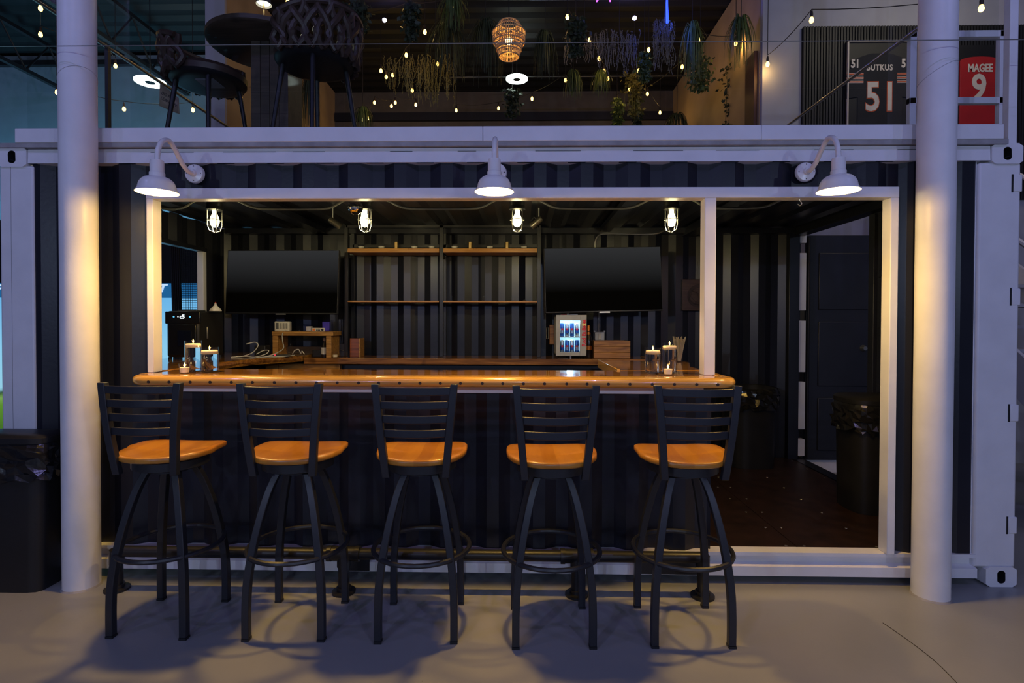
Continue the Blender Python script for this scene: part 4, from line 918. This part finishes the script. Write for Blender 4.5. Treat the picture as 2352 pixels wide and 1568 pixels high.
# ================================================================== BEHIND THE LEFT END: projection screen
scr = thing('projection_screen','big golf simulator screen glowing pale blue behind the left end','projection screen',(-6.0,4.0,0.0))
def screen_mat():
    m, nt, b = principled('screen_sky'); N, L = nt.nodes, nt.links
    tc = N.new('ShaderNodeTexCoord'); s = N.new('ShaderNodeSeparateXYZ'); L.new(tc.outputs['Object'], s.inputs[0])
    mr = N.new('ShaderNodeMapRange'); mr.inputs['From Min'].default_value = 0.0; mr.inputs['From Max'].default_value = 2.06; L.new(s.outputs['Z'], mr.inputs[0])
    nz = N.new('ShaderNodeTexNoise'); nz.inputs['Scale'].default_value = 5; nz.inputs['Detail'].default_value = 5; L.new(tc.outputs['Object'], nz.inputs['Vector'])
    ma = N.new('ShaderNodeMath'); ma.operation = 'MULTIPLY_ADD'; ma.inputs[1].default_value = 0.05; L.new(nz.outputs['Fac'], ma.inputs[0]); L.new(mr.outputs[0], ma.inputs[2])
    cr = N.new('ShaderNodeValToRGB'); e = cr.color_ramp.elements
    e[0].position = 0.0; e[0].color = (0.03,0.10,0.01,1); e[1].position = 1.0; e[1].color = (0.12,0.44,0.82,1)
    for p, c in ((0.22,(0.10,0.26,0.02)),(0.27,(0.18,0.36,0.08)),(0.30,(0.03,0.09,0.03)),(0.33,(0.30,0.62,0.80)),(0.6,(0.26,0.62,0.88))):
        x = e.new(p); x.color = c+(1,)
    L.new(ma.outputs[0], cr.inputs[0]); L.new(cr.outputs[0], b.inputs['Emission Color']); b.inputs['Emission Strength'].default_value = 0.95; b.inputs['Base Color'].default_value = (0.05,0.05,0.05,1); b.inputs['Roughness'].default_value = 0.7
    return m
MB().box(-10.0,-3.6,4.0,4.03,0.02,1.86).build('picture', screen_mat(), scr, smooth=False)
MB().box(-10.0,-3.6,3.995,4.03,1.86,2.055).build('blue_band', glow('band_blue',(0.012,0.11,0.27),0.95), scr, smooth=False)
lw = glow('band_lettering',(0.55,0.75,0.95),0.9)
lettering('band_lettering','IT',0.15,lw,(-4.715,3.99,1.985),scr,bold=0.006,shear=0.3,depth=0.001,xs=1.1); lettering('band_lettering','F',0.15,lw,(-6.93,3.99,1.975),scr,bold=0.006,shear=0.3,depth=0.001)
MB().box(-10.0,-3.6,3.99,4.05,2.055,2.9).build('black_border', roofm, scr, smooth=False)
net = thing('safety_net','black safety net hanging outside the side window','net',(-3.9,3.0,0.0)); mb = MB(); p0, p1 = at(417,700,Y=3.0).x, at(500,700,Y=3.0).x
x = p0
while x < p1: mb.tube([(x,3.0,0.3),(x,3.0,2.7)],0.0028,4,False); x += 0.026
z = 0.8
while z < 2.7: mb.tube([(p0,3.0,z),(p1,3.0,z)],0.0028,4,False); z += 0.026
tag(mb.build('mesh_strands', roofm, net),'fine black net strands',kind='stuff')
mb = MB(); p0, p1 = at(398,700,Y=2.9).x, at(420,700,Y=2.9).x; n = 24; v = []
for k in range(n+1):
    xx = p0+(p1-p0)*k/n; yy = 2.9+0.025*math.sin(k*1.3)
    v += [(xx+0.02,yy,0.0),(xx-0.04,yy,2.9)]
o = recenter(mb.add(v,[(2*k,2*k+2,2*k+3,2*k+1) for k in range(n)]).build('black_curtain', roofm, solid=0.004)); tag(o,'black gathered curtain beside the safety net','curtain')

# ================================================================== UPSTAIRS
DK = 2.606
leather = mat('brown_leather',(0.050,0.030,0.022),0.4,var=0.2,bump=0.1); dkpl = mat('seat_pan_black',(0.012,0.012,0.014),0.4)
def lounge_chair(loc, rz, label):
    t = thing('braided_bar_chair', label, 'chair', (0,0,0), 'braided bar chairs on the deck'); sz = 0.74
    MB().lathe([(0.0,sz-0.005),(0.20,sz-0.005),(0.255,sz+0.01),(0.27,sz+0.03)],(0,0,0),32,False).build('seat_pan', dkpl, t)
    MB().lathe([(0.268,sz+0.03),(0.275,sz+0.07),(0.25,sz+0.10),(0.0,sz+0.105)],(0,0,0),32,False).build('seat_cushion', leather, t)
    for sx in (-1,1):
        for sy in (-1,1): MB().tube([(sx*0.15,sy*0.15,sz),(sx*0.23,sy*0.23,0.0)],[0.019,0.012],10).build('leg', dkpl, t)
    MB().tube([(0.197*math.cos(R(45+90*k)+0)*1.414*0.78,0.197*math.sin(R(45+90*k))*1.414*0.78,0.25) for k in range(4)],0.008,6,closed=True).build('foot_ring', dkpl, t)
    # wrap-round back of fat woven straps
    for k in range(13):
        a0 = R(-90-92+184*k/12)
        for d in (-1,1):
            pts = []
            for j in range(7):
                u = j/6; a = a0+d*R(9)*math.sin(u*math.pi*1.5); r = 0.285+0.03*u+0.012*d*math.cos(u*math.pi*3+k*math.pi)
                hmax = 0.31-0.10*abs((k-6)/6)**2
                pts.append((r*math.cos(a),r*math.sin(a),sz+0.02+hmax*u))
            MB().tube(pts,[0.018,0.024,0.026,0.024,0.026,0.024,0.016],8).build('strap', leather, t)
    top = []
    for k in range(25):
        a = R(-90-94+188*k/24); hm = 0.31-0.10*abs((k-12)/12)**2; top.append((0.315*math.cos(a),0.315*math.sin(a),sz+0.02+hm))
    MB().tube(top,0.022,8).build('back_rim', leather, t)
    t.location = loc; t.rotation_euler.z = rz; return t
lounge_chair((-2.28,0.92,DK),R(-105),'braided leather bar chair at the left of the round high table upstairs')
lounge_chair((-1.35,0.64,DK),R(62),'braided leather bar chair at the right of the round high table upstairs')
o = recenter(MB().box(-2.30,-2.16,0.78,0.94,DK+0.730,DK+0.7345).build('paper_label', mat('grey_paper',(0.28,0.28,0.32),0.7), smooth=False)); tag(o,'grey paper label stuck under the left bar chair','label')
t = thing('high_table','round dark high table on a square pedestal upstairs','table',(-1.84,0.95,DK))
MB().lathe([(0.0,DK+1.03),(0.40,DK+1.03),(0.42,DK+1.045),(0.42,DK+1.075),(0,DK+1.078)],(-1.84,0.95,0),48,False).build('table_top', dark_wood, t)
for k in range(4): MB().box(-1.90+k*0.07,-1.832+k*0.07,0.82,1.08,DK+0.02,DK+1.03).build('pedestal_board', dark_wood, t, bevel=0.002)
MB().box(-2.0,-1.55,0.72,1.18,DK,DK+0.03).build('base', blackm, t, bevel=0.004)
p = at(606,30,Y=0.85); t = thing('table_lamp','small cordless lamp with lit shade on the high table','table lamp',(p.x,0.85,DK+1.078)); z = DK+1.0785
MB().lathe([(0.055,z),(0.055,z+0.012),(0.006,z+0.016),(0.006,z+0.26)],(p.x,0.85,0),20).build('stem', brass, t)
MB().lathe([(0.055,z+0.235),(0.030,z+0.36),(0,z+0.362)],(p.x,0.85,0),28,False).build('shade', mat('lamp_shade_grey',(0.10,0.09,0.09),0.5), t)
MB().lathe([(0.0,z+0.250),(0.048,z+0.250)],(p.x,0.85,0),24,False).build('diffuser', glow('lamp_diffuser',(0.95,1.0,0.80),3.0), t)
lamp('table_lamp_light','POINT',(0,0,0.20),1.2,(1.0,0.95,0.75),0.03,parent=t)
# paper notice hanging on the side glass
t = thing('paper_notice','curled beige paper notice hanging on the left glass guard','notice',(-2.6,0.5,3.2)); a, b, c, d = at(367,190,Y=0.9), at(410,225,Y=0.9), at(412,262,Y=0.9), at(366,243,Y=0.9)
n = 8; v = []
for k in range(n+1):
    u = k/n; q = a.lerp(b,u); r2 = d.lerp(c,u); bend = 0.02*math.sin(u*3); v += [(q.x,q.y+bend,q.z),(r2.x,r2.y+bend,r2.z)]
MB().add(v,[(2*k,2*k+2,2*k+3,2*k+1) for k in range(n)]).build('sheet', mat('beige_paper',(0.34,0.26,0.19),0.7), t, solid=0.0015)
q = (a+b+c+d)/4; ink = mat('ink',(0.02,0.02,0.02),0.6)
lettering('notice_lettering','DO NOT',0.032,ink,(q.x,q.y-0.006,q.z+0.025),t,rot=(R(90),R(28),0),depth=0.0004); lettering('notice_lettering','LEAN ON',0.032,ink,(q.x,q.y-0.006,q.z-0.015),t,rot=(R(90),R(28),0),depth=0.0004)

# string lights over lounge and left room; many stand in for glass guard reflections
sock = mat('bulb_socket',(0.03,0.02,0.015),0.5); amber = glow('amber_bulb',(1.0,0.58,0.13),7); cable_m = mat('light_cable',(0.02,0.016,0.012),0.6)
def strand(name_label, pts, Z=4.9, r=0.021, m=None, wire=True):
    P = [at(x,y,Z=Z) if not isinstance(Z,(list,tuple)) else at(x,y,Z=Z[i]) for i,(x,y) in enumerate(pts)]
    t = thing('string_light', name_label, 'string lights', tuple(P[0]), 'festoon string lights upstairs')
    if len(P) > 1:
        path = [(P[0].x,P[0].y,5.60)]
        for i in range(len(P)-1):
            a, b = P[i], P[i+1]
            for k in range(6):
                u = k/6; q = a.lerp(b,u); path.append((q.x,q.y,q.z+0.07+0.10*(1-4*u*(1-u))*0.3))
        path += [(P[-1].x,P[-1].y,P[-1].z+0.10),(P[-1].x,P[-1].y,5.60)]
        MB().tube(path,0.004,5).build('cable', cable_m, t)
    for i in range(0,len(P),2): lamp('string_bulb_light','POINT',tuple(P[i]-P[0]-Vector((0,0,0.03))),2.0,(1.0,0.60,0.20),0.02,parent=t)
    for q in P:
        bo = MB().lathe([(0.0001,-r*1.25),(r*0.75,-r*0.85),(r,0.0),(r*0.75,r*0.9),(r*0.45,r*1.5)],tuple(q),12).build('bulb', m or amber, t)
        MB().lathe([(0.012,r*1.4),(0.014,0.055),(0.010,0.085)],tuple(q),10).build('socket', sock, bo)
strand('amber string lights crossing left of the rattan pendant, nearest strand',[(661,5),(815,51),(940,26),(1037,15)])
strand('amber string lights climbing through the pale hanging moss',[(976,74),(933,127),(902,173),(887,177),(875,163)])
strand('amber string lights low at the left of the lounge',[(1005,147),(947,208),(955,241),(908,236),(899,244),(860,236),(846,272),(833,275)])
strand('amber string lights along the lounge back wall',[(1048,254),(1145,249),(1222,227),(1299,185)])
strand('amber string lights right of the rattan pendant, in a steep line',[(1303,40),(1354,93),(1376,135),(1387,164),(1396,181)])
strand('amber string lights beside the bright ivy',[(1490,115),(1467,163),(1446,205),(1417,232),(1416,267)])
strand('amber string lights at the right beige wall',[(1690,100),(1605,93),(1567,154),(1487,216),(1516,259)])
strand('amber bulb strand behind the left column, added for glass reflections',[(93,20),(93,80),(246,119),(265,152)],4.7)
strand('amber bulb strand before the pale right wall, added for glass reflections',[(2254,20),(1864,47),(1763,148)],[4.0,4.3,4.35])
strand('amber bulb strand low over the teal wall, added for glass reflections',[(131,212),(285,251),(443,253)],4.2)
# ring pendants
ringl = glow('ring_lamp_white',(0.85,1.0,0.95),9)
for px, py, w_, Z, l in ((345,190,50,4.55,'white ring lamp glowing over the left room'),(1187,183,45,5.0,'white ring lamp glowing in the middle of the lounge')):
    p = at(px,py,Z=Z); rr = w_/2/FPX*(p-CAM).length; t = thing('ring_lamp', l, 'ceiling lamp', tuple(p), 'white ring lamps upstairs')
    MB().lathe([(rr*0.35,0.0),(rr,0.0),(rr,0.02),(rr*0.35,0.02)],tuple(p),36,False).build('ring', ringl, t); MB().lathe([(rr*0.34,-0.001),(rr*0.34,0.06),(0,0.06)],tuple(p),24).build('hub', blackm, t)
    MB().tube([(p.x,p.y,p.z+0.05),(p.x,p.y,5.62)],0.006,6).build('stem', blackm, t)
# rattan pendant
rat = mat('rattan',(0.62,0.40,0.18),0.6,var=0.25,scale=40); p = at(1169,92,Y=2.2); k_ = 1/FPX*(p-CAM).length
t = thing('rattan_pendant','tiered rattan pendant lamp glowing over the lounge','pendant lamp',tuple(p),None)
for r0, r1, z0, z1 in ((20,31,34,16),(34,32,14,-6),(29,26,0,-20),(25,21,-14,-34)):
    n = 44
    for k in range(n):
        a = 2*math.pi*k/n; MB().tube([(p.x+r0*k_*math.cos(a),p.y+r0*k_*math.sin(a),p.z+z0*k_),(p.x+r1*k_*math.cos(a),p.y+r1*k_*math.sin(a),p.z+z1*k_)],0.0035,4).build('cane', rat, t) if False else None
    mb = MB()
    for k in range(n):
        a = 2*math.pi*k/n; mb.tube([(p.x+r0*k_*math.cos(a),p.y+r0*k_*math.sin(a),p.z+z0*k_),(p.x+r1*k_*math.cos(a),p.y+r1*k_*math.sin(a),p.z+z1*k_)],0.0042,4)
    for rr, zz in ((r0,z0),(r1,z1),((r0+r1)/2,(z0+z1)/2)): mb.tube([(p.x+rr*k_*math.cos(2*math.pi*j/28),p.y+rr*k_*math.sin(2*math.pi*j/28),p.z+zz*k_) for j in range(28)],0.006,5,closed=True)
    mb.build('woven_tier', rat, t)
MB().sphere((p.x,p.y,p.z-0.01),0.035,14,10).build('bulb', glow('pendant_bulb',(1.0,0.62,0.2),25), t); MB().tube([(p.x,p.y,p.z+0.1),(p.x,p.y,5.62)],0.004,6).build('cord', blackm, t)
lamp('pendant_light','POINT',(0,0,0),5,(1.0,0.62,0.22),0.04,parent=t)
# blue neon
p = at(1533,30,Y=2.6); t = thing('blue_neon_tube','blue neon tube hanging in the lounge greenery','neon light',tuple(p))
MB().tube([(p.x,p.y,p.z+0.3),(p.x-0.006,p.y,p.z+0.1),(p.x,p.y,p.z-0.10)],[0.006,0.012,0.016],8).build('tube', glow('neon_blue',(0.02,0.05,1.0),4), t)
MB().tube([(p.x,p.y,p.z+0.3),(p.x,p.y,5.62)],0.004,6).build('cord', blackm, t)
lamp('neon_light','POINT',(0.1,0.3,0.1),9,(0.04,0.09,1.0),0.08,parent=t)
p = at(1386,3,Y=2.6); o = recenter(MB().tube([(p.x+0.07*math.cos(a_),p.y+0.07*math.sin(a_),p.z) for a_ in [R(180+12*k) for k in range(16)]],0.008,8).build('violet_neon_ring', glow('neon_violet',(0.35,0.05,1.0),6))); tag(o,'violet neon ring at the top edge of the lounge','neon light')

# hanging plants
def leafm(n, c): return mat(n, c, 0.55, var=0.35, scale=14)
g_ol = leafm('olive_moss',(0.24,0.20,0.05)); g_gr = leafm('green_leaf',(0.10,0.14,0.035)); g_dk = leafm('dark_leaf',(0.04,0.055,0.025)); g_gy = leafm('grey_moss',(0.18,0.16,0.11))
def quad(mb, p, d, w, l):
    d = d.normalized(); s = d.cross(Vector((random.uniform(-1,1),random.uniform(-1,1),random.uniform(-1,1)))).normalized()*w
    mb.add([p, p+d*l*.5+s, p+d*l, p+d*l*.5-s],[(0,1,2,3)])
def plant(x0,x1,y0,y1,kind,m,label,Z=None,Y=None,seed=0):
    random.seed(seed*17+3); a = at((x0+x1)/2,y0,Z=Z) if Z else at((x0+x1)/2,y0,Y=Y); dist = (a-CAM).length; k = dist/FPX; Wd, H = (x1-x0)*k, (y1-y0)*k*1.0
    t = thing('hanging_plant', label, 'plant', tuple(a), 'hanging greenery in the lounge'); mb = MB()
    if kind == 'moss':
        for i in range(46):
            p = a+Vector((random.uniform(-.5,.5)*Wd,random.uniform(-.5,.5)*Wd*.6,0)); L = H*random.uniform(.35,1)
            while L > 0:
                q = p+Vector((random.uniform(-.012,.012),random.uniform(-.012,.012),-0.035)); mb.add([p+Vector((.003,0,0)),p-Vector((.003,0,0)),q-Vector((.003,0,0)),q+Vector((.003,0,0))],[(0,1,2,3)])
                for j in range(2): quad(mb,p,Vector((random.uniform(-1,1),random.uniform(-1,1),random.uniform(-1,.2))),0.004,0.022)
                p = q; L -= 0.035
    elif kind == 'grass':
        for i in range(95):
            an = random.uniform(0,6.28); r = random.uniform(.25,.55)*Wd; h = random.uniform(.1,.35)*H; dr = random.uniform(.3,1)*H
            pts = bez([a+Vector((0,0,-H*.15)),a+Vector((r*.45*math.cos(an),r*.45*math.sin(an),h*.6)),a+Vector((r*math.cos(an),r*math.sin(an),h*.2-dr*.5)),a+Vector((r*1.1*math.cos(an),r*1.1*math.sin(an),-dr))],4)
            v = []
            for j, p in enumerate(pts):
                w_ = 0.008*(1-j/len(pts))+0.0012; s = Vector((-math.sin(an),math.cos(an),0))*w_; v += [p+s,p-s]
            mb.add(v,[(2*j,2*j+2,2*j+3,2*j+1) for j in range(len(pts)-1)])
    else:
        for i in range(420):
            u = random.random(); p = a+Vector((random.gauss(0,.22)*Wd*(1-.4*u),random.gauss(0,.22)*Wd*.7*(1-.4*u),-u*H)); quad(mb,p,Vector((random.uniform(-1,1),random.uniform(-1,1),random.uniform(-1.2,.2))),0.019,0.058)
        for i in range(6):
            p = a+Vector((random.uniform(-.3,.3)*Wd,random.uniform(-.2,.2)*Wd,0)); mb.tube([p,p+Vector((random.uniform(-.04,.04),0,-H))],0.003,4)
    tag(mb.build('foliage', m, t, smooth=False),'loose hanging leaves',kind='stuff')
    MB().tube([tuple(a),(a.x,a.y,5.62)],0.004,5).build('hanger', cable_m, t)
PL = [(895,985,140,215,'moss',g_ol,'pale moss curtain left of the pendant, left one of two'),(960,1040,135,235,'moss',g_ol,'pale moss curtain left of the pendant, right one of two'),
 (1010,1068,2,50,'grass',g_gr,'grassy plant at the top edge left of the pendant'),(925,965,8,75,'ivy',g_dk,'dark ivy hanging at the top left of the lounge'),(795,850,2,62,'ivy',g_dk,'dark ivy beside the first glass joint'),
 (985,1075,75,165,'grass',g_dk,'wide dark grassy plant above the moss'),(1080,1150,70,175,'grass',g_dk,'dark grassy plant left of the rattan pendant'),(1158,1195,205,262,'ivy',g_dk,'thin trailing plant below the rattan pendant'),
 (1228,1276,90,168,'grass',g_dk,'dark drooping grass right of the rattan pendant'),(1300,1345,40,112,'ivy',g_dk,'dark ivy around the bulb right of the pendant'),(1305,1380,85,135,'moss',g_gy,'grey moss strands around a bright bulb'),
 (1385,1460,80,150,'moss',g_gy,'grey moss veil in the middle of the right half'),(1298,1335,172,222,'grass',g_gr,'small grassy plant over a low bulb'),(1360,1400,172,212,'grass',g_gr,'small grassy plant at the end of the steep strand'),
 (1432,1482,165,250,'ivy',leafm('lit_ivy',(0.20,0.17,0.03)),'ivy cluster with bulb light painted into its yellow green leaves'),(1406,1432,225,292,'ivy',g_gr,'narrow ivy trailing below the bright cluster'),(1465,1495,120,175,'ivy',g_gr,'loose ivy beside the second glass joint'),  # lit ivy: glow of the bulbs is put into the leaf colour
 (1505,1545,50,145,'moss',g_gy,'grey moss hanging under the blue neon'),(1565,1615,75,165,'grass',g_gr,'arching grass plant left of the beige wall'),(1580,1636,132,196,'ivy',g_gr,'round ivy basket in front of the beige wall'),
 (1675,1730,55,130,'grass',g_gr,'spiky grass plant at the edge of the beige wall'),(1658,1722,148,290,'ivy',g_dk,'long dark trailing plant in front of the brown door'),(815,852,255,300,'grass',g_gr,'low grass plant lit by two bulbs at the left'),
 (560,600,130,230,'ivy',g_gr,'mottled ivy behind the left bar chair'),(690,730,200,290,'grass',g_dk,'dark palm fronds behind the right bar chair'),(1530,1580,270,310,'grass',g_dk,'dark broad leaved plant low by the second glass joint'),(1455,1475,255,300,'ivy',g_dk,'small dark ivy low in the right half')]
for i,(x0,x1,y0,y1,kd,m,l) in enumerate(PL): plant(x0,x1,y0,y1,kd,m,l,Z=4.85 if y0 < 240 else 4.6,seed=i+1)
random.seed(11)
# conduits along the lounge ceiling
for i,(y,z,l) in enumerate(((3.2,5.3,'thin conduit crossing the lounge above the pendant'),(5.2,5.3,'thin conduit crossing deep in the lounge'))):
    o = recenter(MB().tube([(-1.0 if i else 0.2,y,z),(2.7,y,z)],0.011,8).build('conduit', MAT['conduit_paint'])); tag(o,l,'conduit','lounge conduits')

# slatted panel and framed jerseys on the right wall
t = thing('slat_wall_panel','black vertical slat panel on the pale upstairs wall','wall panel',(4.2,2.88,2.6)); mb = MB(); x = 3.20; slm = mat('black_slat',(0.018,0.018,0.020),0.5)
while x < 6.6: mb.box(x,x+0.020,2.855,2.885,2.9,4.79); x += 0.031
tag(mb.build('slats', slm, t, smooth=False),'narrow black slats',kind='stuff'); MB().box(3.195,6.62,2.885,2.9,2.9,4.785).build('backing', roofm, t)
wt = mat('jersey_white',(0.66,0.58,0.48),0.7); og = mat('jersey_orange',(0.55,0.10,0.03),0.7); bj = mat('jersey_black',(0.014,0.014,0.018),0.8); rj = mat('jersey_red',(0.42,0.012,0.016),0.6); bk = mat('frame_mat_black',(0.012,0.012,0.014),0.5)
x0, x1, z0, z1 = 3.645, 4.47, 3.52, 4.607; Y = 2.81
t = thing('framed_jersey','framed black football jersey number 51 with orange stripes','framed jersey',((x0+x1)/2,2.84,z0))
MB().box(x0,x1,Y+0.01,2.855,z0,z1).build('backing', bk, t)
for a in ((x0,x0+0.014,z0,z1),(x1-0.014,x1,z0,z1),(x0,x1,z1-0.014,z1),(x0,x1,z0,z0+0.014)): MB().box(a[0],a[1],Y-0.01,Y+0.012,a[2],a[3]).build('frame_bar', wt, t)
cx = 4.0
j = MB().prism([(cx-0.36,4.24),(cx-0.36,3.98),(cx-0.24,4.0),(cx-0.24,3.55),(cx+0.24,3.55),(cx+0.24,4.0),(cx+0.36,3.98),(cx+0.36,4.24),(cx+0.25,4.42),(cx+0.1,4.47),(cx-0.1,4.47),(cx-0.25,4.42)],Y,Y+0.012,'y').build('jersey', bj, t, bevel=0.004, smooth=False)
lettering('name_lettering','BUTKUS',0.088,wt,(cx-0.01,Y-0.003,4.312),j,bold=0.003,depth=0.001,xs=0.80,spacing=1.12)
lettering('number_outline','51',0.43,og,(cx+0.01,Y-0.002,3.985),j,bold=0.018,depth=0.0008,xs=0.78,spacing=1.08); lettering('number','51',0.43,wt,(cx+0.01,Y-0.0045,3.985),j,bold=0.008,depth=0.001,xs=0.78,spacing=1.08)
for sx in (-1,1):
    lettering('sleeve_number','51',0.125,wt,(cx+sx*0.27,Y-0.003,4.355),j,bold=0.005,depth=0.001,xs=0.75)
    for k in range(3):
        zz = 4.245-k*0.042; MB().box(cx+sx*0.27-0.09,cx+sx*0.27+0.09,Y-0.002,Y+0.001,zz-0.012,zz+0.012).build('stripe_edge', wt, j, smooth=False); MB().box(cx+sx*0.27-0.09,cx+sx*0.27+0.09,Y-0.0035,Y,zz-0.007,zz+0.007).build('stripe', og, j, smooth=False)
t = thing('framed_jersey','framed red jersey number 9 with white lettering','framed jersey',(5.05,2.84,3.35)); cx = 5.075
MB().box(4.62,5.50,2.83,2.855,3.25,4.56).build('backing', bk, t)
pol = [(cx-0.22,3.3),(cx+0.22,3.3)]+[(cx+0.22*math.cos(R(a)),4.38+0.05*math.sin(R(a))) for a in range(0,181,12)]
j = MB().prism(pol,2.812,2.83,'y').build('jersey', rj, t, bevel=0.004, smooth=False)
lettering('name_lettering','MAGEE',0.115,wt,(cx-0.01,2.809,4.30),j,bold=0.004,depth=0.001,xs=0.72); lettering('number','9',0.38,wt,(cx-0.02,2.809,4.085),j,bold=0.010,depth=0.001,xs=0.85)
# narrow area light aimed at the jerseys
lamp('jersey_light','AREA',(0,0,0),3.0,(1.0,0.85,0.6),(1.6,0.2),(R(35),0,0)).location = (4.4,1.9,5.0)
# white gate frame on the landing right of the deck
t = thing('landing_gate','white steel gate frame on the landing at the right of the deck','gate',(3.15,0.7,2.606))
for x in (2.855,2.945,3.475): MB().box(x,x+0.045,0.68,0.72,2.606,3.60).build('upright', white, t, bevel=0.003)
for z in (3.555,3.09): MB().box(2.855,3.52,0.68,0.72,z,z+0.045).build('bar', white, t, bevel=0.003)
struct('trim_20', MB().box(2.980,3.03,0.03,0.075,2.59,5.62), white, 'white square post rising from the right corner of the container', bevel=0.004)
# stairs at the right end
s = thing('staircase','white steel stairs climbing behind the right corner post','stairs',(4.45,1.5,0))
for k in range(11): MB().box(4.02,4.88,-0.3+k*0.25,-0.02+k*0.25,0.17+k*0.19,0.20+k*0.19).build('tread', hall_wall, s, bevel=0.003)
for x in (3.99,4.89):
    MB().prism([(-0.35,0.0),(-0.35,0.22),(2.74,2.58),(2.74,2.28),(-0.1,0.0)],x,x+0.03,'x').build('stringer', white, s, smooth=False)
    MB().tube([(x,-0.3,1.12),(x,2.72,3.43)],0.02,8).build('rail', white, s)
    for y in (-0.3,0.75,1.8,2.68): MB().box(x,x+0.035,y,y+0.035,max(0,0.2+(y+.35)*.75-.2),1.12+(y+0.3)*0.76).build('post', white, s)
